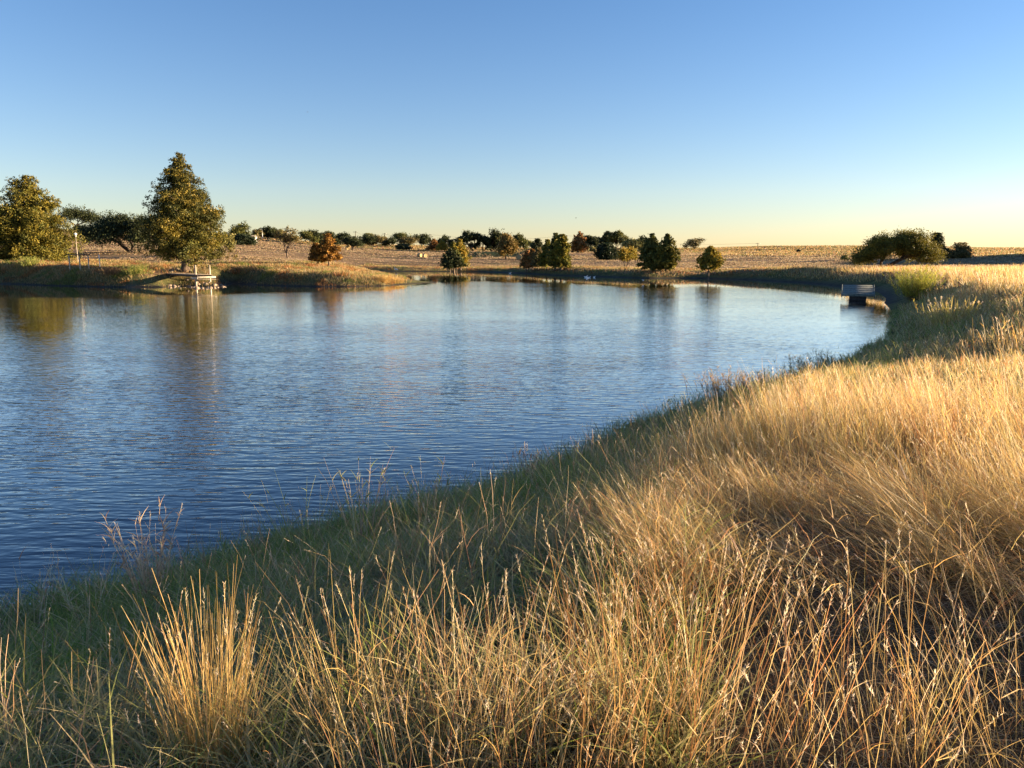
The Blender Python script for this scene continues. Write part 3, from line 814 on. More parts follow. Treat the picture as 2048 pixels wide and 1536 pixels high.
RND = [(0, .85), (.15, 1.1), (.4, .95), (.6, .66), (.8, .42), (.92, .2), (1, .05)]
# kind, u, v of base, v of top, crown left u, crown right u, v of crown bottom, palette, forced distance or None, options, label
TREES = [
 ('cyp', 371, 541, 306, 284, 453, 506, [(.065, .07, .015), (.11, .10, .018), (.05, .055, .014), (.16, .125, .02)], 84, dict(nleaf=120000, lsize=.10, profile=[(0, .75), (.1, .98), (.25, 1.0), (.42, .86), (.58, .60), (.75, .42), (.88, .24), (.95, .12), (1, .03)]), 'bald_cypress', 'tallest dark olive cypress on the bank behind the left dock'),
 ('cyp', 70, 524, 352, -8, 156, 520, [(.12, .11, .018), (.16, .13, .018), (.075, .08, .016)], 96, dict(nleaf=95000, lsize=.11, profile=[(0, .8), (.1, 1.0), (.3, .90), (.5, .72), (.7, .52), (.85, .35), (.95, .2), (1, .05)]), 'bald_cypress', 'broad yellow green cypress at the left edge beside the globe lamp'),
 ('brd', -14, 500, 404, -50, 22, 470, YGREEN, 130, dict(nleaf=5000, lsize=.25), 'round_tree', 'tree cut by the left frame edge behind the broad yellow green cypress'),
 ('brd', 157, 461, 411, 126, 188, 452, DARK, 283, dict(nleaf=7000, lsize=.34, depth=4, tr=.42), 'live_oak', 'lone spreading oak on the hilltop left of the utility pole'),
 ('brd', 262, 503, 424, 163, 318, 490, DARK, 122, dict(nleaf=30000, lsize=.15, trunks=3, spread=.8, tr=.24, puff=.13, flat=.6, fork=.1), 'mesquite_tree', 'dark sprawling mesquite with forked leaning trunks left of the tallest cypress'),
 ('brd', 300, 508, 432, 262, 352, 492, DARK, 120, dict(nleaf=9000, lsize=.19, lean=(.5, 0), tr=.13, puff=.15), 'mesquite_tree', 'thin leaning mesquite just left of the tallest cypress trunk'),
 ('brd', 394, 514, 455, 384, 452, 505, YGREEN, 110, dict(nleaf=6000, lsize=.17, lean=(.8, 0), tr=.15, puff=.15, skew=.2), 'mesquite_tree', 'leaning yellow green mesquite behind the right side of the tallest cypress'),
 ('brd', 472, 487, 444, 455, 493, 483, OLIVE, 240, dict(nleaf=4500, lsize=.32), 'oak_tree', 'rounded olive tree rising behind the dark juniper hedge'),
 ('brd', 452, 500, 462, 436, 470, 497, PALEG, 175, dict(nleaf=2600, lsize=.22, puff=.17), 'mesquite_tree', 'pale thin leaved mesquite on the slope right of the tallest cypress'),
 ('jun', 490, 488, 468, 466, 513, 488, [(.018, .03, .014), (.03, .042, .018)], 236, dict(nleaf=5000, lsize=.3), 'juniper_shrub', 'wide black green juniper mound in front of the small white shed'),
 ('brd', 516, 479, 457, 507, 526, 475, BROWNG, 300, dict(nleaf=1600, lsize=.32), 'oak_tree', 'small brownish tree left of the street light'),
 ('brd', 536, 479, 452, 520, 551, 476, DARK, 306, dict(nleaf=4200, lsize=.4), 'oak_tree', 'dark round oak just right of the street light'),
 ('brd', 560, 482, 457, 547, 572, 478, OLIVE, 306, dict(nleaf=3000, lsize=.4), 'oak_tree', 'olive oak between the dark round oak and the vase shaped tree'),
 ('brd', 574, 520, 452, 549, 604, 487, BROWNG, 134, dict(nleaf=3000, lsize=.17, depth=5, puff=.10, tr=.17, spread=.55, up=.2, bark='light'), 'vase_shaped_tree', 'thinly leaved vase shaped tree standing alone on the slope'),
 ('brd', 619, 491, 461, 603, 634, 484, OLIVE, 285, dict(nleaf=3600, lsize=.36), 'oak_tree', 'olive oak behind the vase shaped tree, left one of a close pair'),
 ('brd', 629, 490, 459, 617, 648, 486, DARK, 300, dict(nleaf=3800, lsize=.4), 'oak_tree', 'darker right hand oak of the close pair above the orange cypresses'),
 ('brd', 655, 489, 462, 642, 670, 487, DARK, 318, dict(nleaf=3200, lsize=.42), 'oak_tree', 'dark oak on the skyline right behind the orange cypresses'),
 ('brd', 681, 490, 464, 666, 697, 488, DARK, 325, dict(nleaf=3400, lsize=.42), 'oak_tree', 'dark oak crown left of the thick trunked hilltop oak'),
 ('cyp', 635, 532, 487, 612, 650, 520, ORANGE, 97, dict(nleaf=7000, lsize=.12, flat=.5, irregular=.4, profile=RND), 'bald_cypress', 'shorter left one of the two orange cypresses on the point'),
 ('cyp', 658, 533, 468, 640, 679, 519, ORANGE, 96, dict(nleaf=9500, lsize=.12, flat=.5, irregular=.35, profile=RND), 'bald_cypress', 'taller right one of the two orange cypresses on the point'),
 ('brd', 705, 498, 472, 690, 722, 493, DARK, 262, dict(nleaf=4200, lsize=.32, tr=.5), 'live_oak', 'thick trunked dark oak at the top of the mown field'),
 ('brd', 729, 491, 467, 719, 746, 490, DARK, 335, dict(nleaf=3200, lsize=.42), 'oak_tree', 'dark oak right of the thick trunked hilltop oak'),
 ('brd', 738, 491, 465, 730, 748, 480, PALEG, 345, dict(nleaf=1500, lsize=.36), 'oak_tree', 'pale green feathery tree top above the hilltop oaks'),
 ('brd', 758, 492, 469, 743, 773, 491, BROWNG, 340, dict(nleaf=3000, lsize=.42), 'oak_tree', 'brownish green oak under the middle utility pole'),
 ('brd', 777, 494, 475, 768, 788, 491, DARK, 325, dict(nleaf=2600, lsize=.38, tr=.3), 'oak_tree', 'small round dark oak with a short visible trunk'),
 ('brd', 806, 494, 465, 788, 822, 491, OLIVE, 345, dict(nleaf=3800, lsize=.42), 'oak_tree', 'tall olive oak behind the low black juniper'),
 ('brd', 815, 493, 472, 802, 829, 490, BROWNG, 330, dict(nleaf=3000, lsize=.36), 'oak_tree', 'dusty brown oak above the low black juniper'),
 ('jun', 805, 497, 487, 788, 824, 497, [(.018, .03, .014), (.03, .042, .018)], 300, dict(nleaf=3000, lsize=.34), 'juniper_shrub', 'low black juniper at the upper edge of the mown field'),
 ('brd', 845, 495, 466, 829, 862, 490, DARK, 345, dict(nleaf=3200, lsize=.42), 'oak_tree', 'open crowned dark oak left of the orange brown cypress row'),
 ('cyp', 868, 499, 478, 858, 882, 498, RUST, 300, dict(nleaf=2800, lsize=.32), 'cypress_tree', 'rust brown left tree of the pair at the field corner'),
 ('cyp', 884, 499, 480, 873, 896, 498, GOLD, 290, dict(nleaf=2800, lsize=.32), 'cypress_tree', 'golden orange right tree of the pair at the field corner'),
 ('brd', 889, 497, 470, 877, 902, 490, DARK, 350, dict(nleaf=2600, lsize=.42), 'oak_tree', 'dark oak showing over the golden orange corner tree'),
 ('brd', 913, 498, 475, 900, 926, 494, DARK, 350, dict(nleaf=2600, lsize=.42), 'oak_tree', 'dark oak top behind the waterside cypress clump'),
 ('cyp', 900.5, 543, 499, 880, 921, 533, [(.03, .042, .016), (.045, .05, .016)], 139, dict(nleaf=8000, lsize=.2, flat=.4), 'bald_cypress', 'blackish green leftmost cypress of the waterside clump'),
 ('cyp', 908, 542.5, 485, 892, 926, 530, YGREEN, 142, dict(nleaf=6500, lsize=.2), 'bald_cypress', 'tallest yellow green cypress in the middle of the waterside clump'),
 ('cyp', 913, 542, 503, 900, 927, 531, OLIVE, 141, dict(nleaf=4000, lsize=.2), 'bald_cypress', 'short olive cypress inside the waterside clump'),
 ('cyp', 921, 542, 479, 904, 942, 529, GOLD, 144, dict(nleaf=8500, lsize=.2), 'bald_cypress', 'golden orange rightmost cypress of the waterside clump'),
 ('brd', 947, 505, 461, 928, 960, 496, DARK, 290, dict(nleaf=5000, lsize=.4, tr=.35), 'oak_tree', 'tall dark oak right of the waterside cypress clump'),
 ('brd', 967, 504, 469, 955, 979, 497, DARK, 292, dict(nleaf=3600, lsize=.4, trunks=2, tr=.25), 'oak_tree', 'dark twin trunked oak between two larger oaks'),
 ('brd', 986, 505, 457, 974, 1008, 497, DARK, 292, dict(nleaf=6500, lsize=.4, tr=.38), 'oak_tree', 'tallest dark oak behind the golden brown pecan'),
 ('brd', 1012, 519, 464, 991, 1037, 510, GB, 200, dict(nleaf=9000, lsize=.27, tr=.3, depth=5), 'pecan_tree', 'large golden brown tree standing in the field beyond the water'),
 ('brd', 1037, 503, 466, 1026, 1051, 496, OLIVE, 300, dict(nleaf=3600, lsize=.4), 'oak_tree', 'olive oak at the right shoulder of the golden brown tree'),
 ('brd', 1058, 500, 477, 1049, 1067, 494, PALEG, 330, dict(nleaf=1800, lsize=.36), 'oak_tree', 'small pale green tree in the skyline gap'),
 ('jun', 1075, 500, 478, 1064, 1087, 499, DARK, 320, dict(nleaf=3400, lsize=.38), 'live_oak', 'dense dark domed oak right of the skyline gap'),
 ('cyp', 1053, 541, 502, 1041, 1068, 533, RUST, 131, dict(nleaf=5000, lsize=.18, flat=.4), 'bald_cypress', 'rust coloured leftmost cypress of the shoreline row of six'),
 ('cyp', 1065, 541, 499, 1053, 1079, 532, RUST, 130, dict(nleaf=4600, lsize=.18, flat=.4), 'bald_cypress', 'brown second cypress of the shoreline row of six'),
 ('cyp', 1076, 541, 497, 1064, 1090, 531, BROWNG, 129, dict(nleaf=4600, lsize=.18, flat=.45), 'bald_cypress', 'dull green brown third cypress of the shoreline row of six'),
 ('cyp', 1093, 540, 480, 1080, 1108, 531, YGREEN, 127, dict(nleaf=6500, lsize=.19), 'bald_cypress', 'yellow green fourth cypress of the shoreline row of six'),
 ('cyp', 1110, 540, 467, 1095, 1131, 530, OLIVE, 124, dict(nleaf=9500, lsize=.19), 'bald_cypress', 'tallest olive fifth cypress of the shoreline row of six'),
 ('cyp', 1122.5, 540, 469, 1108, 1149, 531, YGREEN, 122, dict(nleaf=9500, lsize=.19, profile=[(0, .8), (.1, 1), (.3, .9), (.5, .75), (.7, .6), (.85, .45), (1, .1)]), 'bald_cypress', 'wide yellow green rightmost cypress of the shoreline row of six'),
 ('cyp', 1156, 507, 463, 1145, 1179, 500, RUST, 262, dict(nleaf=5200, lsize=.34, tr=.3), 'cypress_tree', 'rusty brown tree beyond the right end of the shoreline row'),
 ('brd', 1185, 502, 468, 1170, 1196, 497, DARK, 330, dict(nleaf=4400, lsize=.42), 'oak_tree', 'black green oak right of the rusty brown tree'),
 ('brd', 1200, 502, 470, 1190, 1212, 497, DARK, 335, dict(nleaf=3600, lsize=.42), 'oak_tree', 'lower black green oak left of the tall twin skyline oaks'),
 ('brd', 1212, 505, 461, 1201, 1224, 494, DARK, 300, dict(nleaf=4600, lsize=.4), 'oak_tree', 'tall narrow dark oak above the big juniper'),
 ('brd', 1233, 508, 461, 1219, 1248, 497, OLIVE, 262, dict(nleaf=6000, lsize=.34), 'oak_tree', 'tall olive oak behind the right side of the big juniper'),
 ('jun', 1214, 519, 486, 1192, 1238, 519, [(.016, .028, .014), (.026, .038, .016)], 200, dict(nleaf=9000, lsize=.26), 'juniper_tree', 'big black green juniper reaching down to the ground'),
 ('brd', 1262, 508, 469, 1244, 1282, 498, PALEG, 240, dict(nleaf=4600, lsize=.3, puff=.12), 'oak_tree', 'pale olive tree with sky showing through its crown'),
 ('brd', 1251, 537, 493, 1230, 1277, 521, GOLD, 126, dict(nleaf=5000, lsize=.17, trunks=2, tr=.1, puff=.14, spread=.5, up=.2), 'small_tree', 'small yellow twin stemmed tree by the far shore'),
 ('brd', 1284, 510, 470, 1274, 1296, 497, DARK, 240, dict(nleaf=4200, lsize=.32), 'oak_tree', 'dark oak behind the left shoulder of the twin shore cypresses'),
 ('cyp', 1304, 543, 468, 1275, 1326, 534, OLIVE, 110, dict(nleaf=13000, lsize=.17, irregular=.32), 'bald_cypress', 'left one of the twin ragged topped shore cypresses'),
 ('cyp', 1331, 542, 469, 1310, 1358, 534, [(.09, .095, .02), (.16, .14, .022), (.06, .07, .018)], 109, dict(nleaf=12000, lsize=.17, irregular=.32), 'bald_cypress', 'right one of the twin ragged topped shore cypresses'),
 ('brd', 1386, 500, 475, 1368, 1404, 496, BROWNG, 330, dict(nleaf=1700, lsize=.4, depth=4, lean=(.35, 0), puff=.10, tr=.3), 'wind_swept_tree', 'sparse wind swept tree alone on the right skyline'),
 ('cyp', 1416.5, 546.5, 493, 1396, 1442, 535, [(.22, .17, .022), (.30, .21, .025), (.14, .13, .022)], 102, dict(nleaf=9500, lsize=.15, lean=.04), 'bald_cypress', 'single golden cypress standing apart on the far shore'),
 ('brd', 1761, 541, 459, 1710, 1853, 527, [(.13, .12, .02), (.20, .17, .024), (.085, .085, .018)], 95, dict(nleaf=85000, lsize=.10, trunks=3, spread=.85, puff=.118, tr=.22, flat=.62, up=.05), 'mesquite_tree', 'broad domed mesquite behind the dam at right'),
 ('jun', 1871, 517, 467, 1850, 1893, 516, DARK, 148, dict(nleaf=7500, lsize=.19, cone=1), 'juniper_tree', 'dark pointed juniper right of the broad mesquite'),
 ('jun', 1917, 518, 486, 1893, 1942, 518, BROWNG, 148, dict(nleaf=5500, lsize=.17, spiky=1), 'juniper_shrub', 'spiky brown green shrub right of the pointed juniper'),
 ('jun', 1689, 529, 511, 1681, 1698, 529, PALEG, 150, dict(nleaf=900, lsize=.15, spiky=1), 'shrub', 'small pale bush in the grass left of the broad mesquite'),
 ('jun', 1185, 502, 492, 1179, 1191, 502, PALEG, 285, dict(nleaf=700, lsize=.28), 'shrub', 'left one of two little pale bushes under the black green oaks'),
 ('jun', 1201, 503, 493, 1196, 1206, 503, PALEG, 285, dict(nleaf=700, lsize=.28), 'shrub', 'right one of two little pale bushes under the black green oaks'),
 ('jun', 162, 460, 450, 150, 176, 460, DARK, 278, dict(nleaf=1800, lsize=.3), 'shrub', 'low dark bush under the lone hilltop oak'),
 ('jun', 1597, 505, 499, 1592, 1602, 505, [(.012, .016, .01), (.02, .024, .012)], 270, dict(nleaf=500, lsize=.25), 'shrub', 'tiny dark bush on the bare right hand slope'),
]
def shrub(root, Ht, W, palette, nleaf, lsize, cone=0, spiky=0):
    mb = MB(); T = []
    for b in range(int(26)):
        az = RNG.uniform(0, 6.28); t = RNG.random()
        if cone:
            zt = Ht * (.1 + .88 * t); rr = W * .5 * (1 - t) ** .55 * (1 if t < .55 else .75) * RNG.uniform(.4, .95)
        else:
            e = math.acos(RNG.uniform(.0, 1)); rr = W * .5 * math.sin(e) * .86; zt = Ht * (.12 + .80 * math.cos(e))
        end = np.array((math.cos(az) * rr, math.sin(az) * rr, zt))
        s = np.linspace(0, 1, 4)[:, None]
        P = np.array((0, 0, -.1)) * (1 - s) + end * s; P[1:3] += RNG.normal(0, .04 * W, (2, 3))
        mb.tube(P, Ht * .014 * (1 - .8 * s[:, 0]) + .004, 4, cap=False)
        T.append((P[2], 1)); T.append((end, 1)); T.append((P[2] * .5 + end * .5, 1))
        if spiky:
            d = end / np.linalg.norm(end); T.append((end + d * Ht * .1, .35)); T.append((end + d * Ht * .18, .2))
    C_ = np.array([a_[0] for a_ in T]); w_ = np.array([a_[1] for a_ in T])
    k = RNG.choice(len(C_), nleaf, p=w_ / w_.sum())
    P = C_[k] + RNG.normal(0, .085, (nleaf, 3)) * np.array((W, W, Ht * .9)) * w_[k][:, None]
    P[:, 2] = np.clip(P[:, 2], .02, Ht * 1.02)
    mb.build('trunk', M_BARK_DARK, root, smooth=True)
    leaves('crown', P, lsize, leafcols(nleaf, k, palette), root, 1.7 if spiky else 1.4)

for (kd, u, vb_, vt_, ul, ur, vc, palette, d, op, name, lab) in TREES:
    r = ray(u, vb_); x = r[0] / r[1] * d; y = d
    z = float(H(np.array([x]), np.array([y]))[0])
    s = d / FPX
    rt = ray(u, vt_); zt = EYE + rt[2] / rt[1] * d
    Ht = max(zt - z, 1.0); rc = ray(u, vc); cb = max(EYE + rc[2] / rc[1] * d - z, .12)
    W = (ur - ul) * s; skew = ((ur + ul) / 2 - u) * s
    cat = 'shrub' if 'shrub' in name else 'tree'
    root = empty(name, (x, y, z), lab, cat, 'trees and shrubs around the pond and pasture')
    op = dict(op); bark = op.pop('bark', None)
    if kd == 'cyp': conifer(root, Ht, W * (.84 if d < 92 else .90 if d < 100 else 1.02), cb, palette, bark=M_BARK, lean=op.pop('lean', skew / max(Ht, 1) * .5), **op)
    elif kd == 'brd':
        op.pop('skew', 0)
        if d > 200: op.setdefault('puff', .145); op['nleaf'] = int(op['nleaf'] * 1.4); op['lsize'] *= .85
        broad(root, Ht, W * (1.42 if d > 200 else 1.0), min(cb, Ht * .6), palette, skew=skew / W, bark=M_BARK if bark else M_BARK_DARK, **op)
    else: shrub(root, Ht, W, palette, **op)

# ------------------------------------------------------------------ bushes and weeds on the near banks
def stalk_plant(name, loc, label, cat, n, hgt, spread, cols_stem, cols_leaf, width, leafn=0, fan=.5, group=None, plume=0, leafL=.25, bend=.3):
    root = empty(name, loc, label, cat, group)
    B = Blades(); Lf = Blades()
    base = np.stack([RNG.normal(0, spread, n), RNG.normal(0, spread, n), np.full(n, -.05)], 1)
    az = np.arctan2(base[:, 1], base[:, 0]) + RNG.normal(0, .6, n)
    th0 = RNG.uniform(.02, fan, n); c = pal(n, cols_stem)
    P = B.add(base, hgt * RNG.uniform(.55, 1.05, n), th0, th0 + RNG.uniform(.0, bend, n), az, width, c * .75, c, segs=6, wob=.05)
    B.build('plant_stems', M_GRASS, root)  # all stem ribbons of the plant in one mesh, leaves kept apart
    if leafn:
        m = n * leafn; k = np.repeat(np.arange(n), leafn); j_ = RNG.integers(1, 6, m)
        b = P[k, j_] + RNG.random((m, 1)) * (P[k, np.minimum(j_ + 1, 6)] - P[k, j_]); c = pal(m, cols_leaf)
        Lf.add(b, leafL * RNG.uniform(.4, 1.2, m), RNG.uniform(.3, .9, m), RNG.uniform(.8, 1.7, m), RNG.uniform(0, 6.28, m), width * 1.3, c * .8, c, segs=3, taper=.1)
        Lf.build('leaf_foliage', M_GRASS, root)
    if plume:
        S_ = Blades(); s = RNG.random(n) < plume; s[:2] = True
        t_ = P[s, -1]; d_ = P[s, -1] - P[s, -2]; d_ /= np.linalg.norm(d_, axis=1)[:, None]
        fluff(S_, t_, d_, 16, length=.08, fl=max(.012, width * 2.5), w=width * .6)
        S_.build('seed_sprays', M_SEED, root)
    return root

BROWNW = [(.26, .16, .08), (.34, .22, .11), (.18, .12, .06)]
OLW = [(.32, .36, .08), (.44, .40, .13), (.22, .27, .06)]
WEED = [(.66, .50, .32), (.70, .56, .38), (.52, .34, .20)]
GLD = [(.56, .38, .13), (.62, .44, .18), (.50, .32, .10)]
W_ = [  # u, v of foot, n, height, spread, stem colours, leaf colours, width, leaves per stem, fan, name, label, category, plume
 (425, 1560, 210, .72, .045, GLD, GLD, .0034, 0, .20, 'grass_tussock', 'dense upright golden tussock at the bottom left, brightest in the sun', .1),
 (560, 1560, 26, .50, .10, GLD, GLD, .0030, 1, .45, 'grass_tussock', 'thin straw tussock between the brightest tussock and the loose fan', .2),
 (715, 1500, 60, .64, .07, GLD, GLD, .0030, 0, .36, 'grass_tussock', 'loose fan of tall straw stems left of the bottom centre', .2),
 (850, 1580, 110, .64, .12, STRAWS, GLD, .0028, 1, .36, 'grass_tussock', 'wide tangled straw tussock low on the bottom edge', .2),
 (980, 1520, 90, .66, .10, STRAWS, GLD, .0028, 0, .32, 'grass_tussock', 'fine stemmed straw tussock at the bottom centre', .3),
 (1130, 1560, 90, .62, .14, [(.50, .26, .11), (.60, .40, .18)], GLD, .0028, 1, .36, 'grass_tussock', 'orange tinted tussock just right of the bottom centre', .3),
 (1290, 1500, 90, .76, .12, [(.46, .22, .09), (.56, .38, .16), (.40, .24, .08)], GLD, .0028, 0, .32, 'grass_tussock', 'reddish stemmed tussock with white seed heads right of the bottom centre', .6),
 (1430, 1540, 70, .76, .14, [(.46, .24, .10), (.58, .42, .2)], GLD, .0028, 0, .36, 'grass_tussock', 'open seeding tussock in front of the dark hollow', .9),
 (1750, 1500, 60, .66, .16, [(.46, .24, .10), (.58, .42, .2)], GLD, .0028, 1, .42, 'grass_tussock', 'sparse seeding tussock behind the dark hollow at the lower right', .8),
 (100, 1540, 50, .50, .16, GLD, OLW, .0034, 1, .55, 'grass_tussock', 'low pale tussock in the bottom left corner', .2),
 (300, 1225, 46, .85, .035, WEED, WEED, .0075, 8, .26, 'dock_weed', 'tall dried brown leafy weed standing against the water at the left', .3),
 (70, 1280, 20, .75, .05, WEED, WEED, .0070, 3, .45, 'dock_weed', 'bent dry stems at the left frame edge over the water', .3),
 (180, 1260, 18, .62, .04, WEED, WEED, .0070, 4, .35, 'dock_weed', 'short dry weed with a drooping rusty leaf left of the taller brown weed', .2),
 (480, 1170, 18, .55, .05, OLW, OLW, .0070, 3, .5, 'reed_plant', 'short olive reeds between the tall brown weed and the long reed blades', .1),
 (600, 1130, 16, 1.0, .06, OLW, OLW, .0080, 2, .45, 'reed_plant', 'few long green reed blades leaning over the water', .0),
 (725, 1095, 26, .95, .06, WEED, OLW, .0080, 5, .42, 'dock_weed', 'thin brown weed at the waterline with a curled top', .3),
 (860, 1040, 20, .70, .07, WEED, OLW, .0085, 4, .4, 'dock_weed', 'pinkish weed tuft beside the water left of the small seed spike', .2),
 (1050, 985, 20, .60, .05, WEED, BROWNW, .010, 5, .22, 'dock_weed', 'small dark seed spike on the water edge near the centre', .4),
 (1160, 935, 22, .55, .10, OLW, OLW, .009, 3, .5, 'reed_plant', 'yellow green reed clump beside the tall grass at the water edge', .1),
 (1828, 600, 200, 2.2, .30, [(.14, .12, .05), (.20, .17, .06)], [(.42, .44, .06), (.54, .48, .08), (.30, .33, .06)], .018, 26, .62, 'willow_bush', 'bright yellow green willow bush on the dam slope', .0),
 (1905, 652, 150, 1.1, .35, [(.50, .38, .10), (.38, .32, .09), (.60, .46, .16)], [(.46, .36, .09), (.30, .28, .08)], .022, 3, .75, 'grass_tussock', 'large yellow switchgrass clump on the dam at right', .1),
 (2030, 700, 40, .8, .3, GLD, GLD, .016, 2, .5, 'grass_tussock', 'golden clump at the right frame edge below the crest', .2),
]
for (u, v, n, hg, sp, cs, cl, wd, ln, fan, nm, lb, pl) in W_:
    x, y, z = ground_hit(u, v)
    stalk_plant(nm, (x, y, z), lb, 'bush' if 'bush' in nm else 'plant', n, hg, sp, cs, cl, wd, ln, fan, 'tussocks and weeds along the near bank', pl, leafL=.3 if 'willow' in nm else .13, bend=.35)
for (u, v, hg, sp_, n, lf, lb) in [(1350, 842, .48, .22, 90, OLW, 'low olive weeds at the waterline just left of the reddish bush'),
        (1445, 812, .72, .30, 190, [(.40, .24, .11), (.24, .20, .07), (.48, .32, .14)], 'twiggy reddish brown bush standing over the water edge'),
        (1528, 792, .50, .30, 120, [(.36, .24, .11), (.22, .22, .07)], 'low straggly bush right of the reddish brown bush'),
        (1600, 766, .66, .30, 150, [(.20, .20, .06), (.36, .24, .10)], 'dark olive bush where the dam bends toward the far shore'),
        (1652, 746, .62, .28, 120, [(.16, .18, .05), (.28, .24, .08)], 'greener bush at the right end of the waterline bushes')]:
    x, y = on_water(u, v); x += .25
    stalk_plant('shore_bush', (x, y, float(np.maximum(H(np.array([x]), np.array([y]))[0], -.05))), lb, 'bush', n, hg, sp_, BROWNW, lf, .008, 11, .5, 'waterline bushes on the near bank', .12, leafL=.13, bend=.35)
for (u, v, dd, n, hg, cs, lb) in [(272, 548, 80, 150, 1.0, OLW, 'yellow green weed clump on the mound left of the dock'), (60, 527, 88, 150, 1.1, OLW, 'olive weeds under the left hand cypress'),
                   (224, 533, 80, 150, .9, BROWNW, 'reddish dry weeds beside the bench frame'), (768, 556, 82, 150, .9, GLD, 'golden reeds at the tip of the point'), (790, 562, 84, 150, .6, GLD, 'short golden reeds at the waterline of the point')]:
    r = ray(u, v); x = r[0] / r[1] * dd
    stalk_plant('reed_plant', (x, dd, float(H(np.array([x]), np.array([float(dd)]))[0])), lb, 'plant', n, hg, .5, cs, cs, .03, 7, .5, 'weeds on the far bank', 0, leafL=.3)

# ------------------------------------------------------------------ left dock
def zg(x, y): return float(np.maximum(H(np.array([float(x)]), np.array([float(y)]))[0], -1.5))
dk = empty('fishing_dock', (-32.5, 79.0, 0.0), 'weathered wooden dock on four tall pale posts at the left bank', 'dock')
def L_(p): return np.array(p) - np.array((-32.5, 79.0, 0.0))
pA = np.array((-37.9, 84.6)); pB = np.array((-30.2, 76.2))
ax = (pB - pA) / np.linalg.norm(pB - pA); nrm = np.array((-ax[1], ax[0])); rz = math.atan2(ax[1], ax[0]); Ld = np.linalg.norm(pB - pA)
mb = MB(); npl = int(Ld / .15)
for k_ in range(npl):
    c = pA + ax * (k_ + .5) * Ld / npl
    mb.box(L_((c[0], c[1], 1.24 + RNG.normal(0, .006))), (Ld / npl - .015, 1.5 + RNG.normal(0, .02), .04), rz, 0, 0, .006)
mb.build('deck', M_WOOD, dk)
for sgn in (-1, 1):
    mb = MB(); c = (pA + pB) / 2 + nrm * sgn * .72
    mb.box(L_((c[0], c[1], 1.125)), (Ld, .05, .18), rz, 0, 0, .008); mb.build('side_beam', M_DARKBEAM if sgn < 0 else M_WOOD, dk)
mb = MB(); c = pB + ax * .25
for k_ in range(4):
    mb.box(L_((*(c - ax * (k_ * .4)), .80)), (.36, 1.9, .05), rz, 0, 0, .008)
mb.build('lower_step', M_WOOD, dk)
mb = MB(); c = pB - ax * .35
mb.box(L_((*(c - nrm * .92), .93)), (1.7, .05, .14), rz, 0, 0, .008)
mb.box(L_((*(pB + ax * .46), 1.02)), (.05, 1.8, .16), rz, 0, 0, .008)
mb.build('end_board', M_PALEPOST, dk)
for (u, v, vt2) in ((348.5, 569, 535), (374.5, 566.5, 534.5), (393, 574.5, 530), (421, 570.5, 530)):
    x, y = on_water(u, v); rt = ray(u, vt2); zt = EYE + rt[2] / rt[1] * y
    mb = MB(); mb.tube(np.array([L_((x, y, min(-.4, zg(x, y)))), L_((x, y, zt * .5)), L_((x, y, zt))]), .095, 10)
    mb.build('post', M_PALEPOST, dk, smooth=False)

# riprap
rk = random.Random(5)
for k_ in range(52):
    u = rk.uniform(338, 452); v = rk.uniform(562, 575.5) if u < 425 else rk.uniform(569.5, 575)
    x, y = on_water(u, v + 1.0); y = y + rk.uniform(-.3, .6)
    z = max(zg(x, y), -.05)
    mb = MB(); s = rk.uniform(.10, .25); nn = 7; pts = []
    vv = []
    for a_ in range(5):
        ph = math.pi * (a_ + .5) / 5
        for b_ in range(nn):
            th = 2 * math.pi * b_ / nn
            q_ = s * rk.uniform(.75, 1.1)
            vv.append((q_ * math.sin(ph) * math.cos(th) * 1.25, q_ * math.sin(ph) * math.sin(th), q_ * math.cos(ph) * .7))
    fq = [(a_ * nn + b_, a_ * nn + (b_ + 1) % nn, (a_ + 1) * nn + (b_ + 1) % nn, (a_ + 1) * nn + b_) for a_ in range(4) for b_ in range(nn)]
    vv += [(0, 0, s * .72), (0, 0, -s * .7)]
    fq += [(35, (b_ + 1) % nn, b_, b_) for b_ in range(nn)] + [(36, 28 + b_, 28 + (b_ + 1) % nn, 28 + (b_ + 1) % nn) for b_ in range(nn)]
    mb.add(vv, fq)
    o = mb.build('riprap_rock', M_STONE); o.location = (x, y, z + s * .15); o.rotation_euler = (0, rk.uniform(-.3, .3), rk.uniform(0, 6.28))
    tag(o, 'rough tan rock in the rubble heap at the waterline under the left dock', 'rock', 'rocks heaped under the left dock')

# ------------------------------------------------------------------ tilted platform at right
x0, y0 = on_water(1724, 603)
pf = empty('swim_platform', (x0, y0 + .7, 0), 'grey green plank platform tilted on a box float beside the right bank', 'dock', rz=-.40)
mb = MB()
for k_ in range(5):
    yy = -.03 + k_ * .52
    mb.box((0, yy, .44 + (yy + .2) * .24 + RNG.normal(0, .008)), (2.05 + RNG.normal(0, .06), .44, .05), 0, math.atan(.24), 0, .006)
mb.build('deck', M_WOODGREY, pf)
mb = MB(); mb.box((0, -.36, .44), (2.1, .05, .2), 0, 0, 0, .01); mb.box((-1.06, 1.0, .66), (.05, 2.7, .2), 0, math.atan(.24), 0, .01); mb.box((1.06, 1.0, .66), (.05, 2.7, .2), 0, math.atan(.24), 0, .01)
mb.build('frame', M_WOODGREY, pf)
mb = MB()
for k_ in range(3): mb.box((0, .2, -.05 + k_ * .15), (1.1, .9, .14), 0, 0, 0, .01)
mb.box((0, 1.6, .1), (1.1, .9, .7), 0, 0, 0, .02)
mb.build('float_box', M_DARKBEAM, pf)

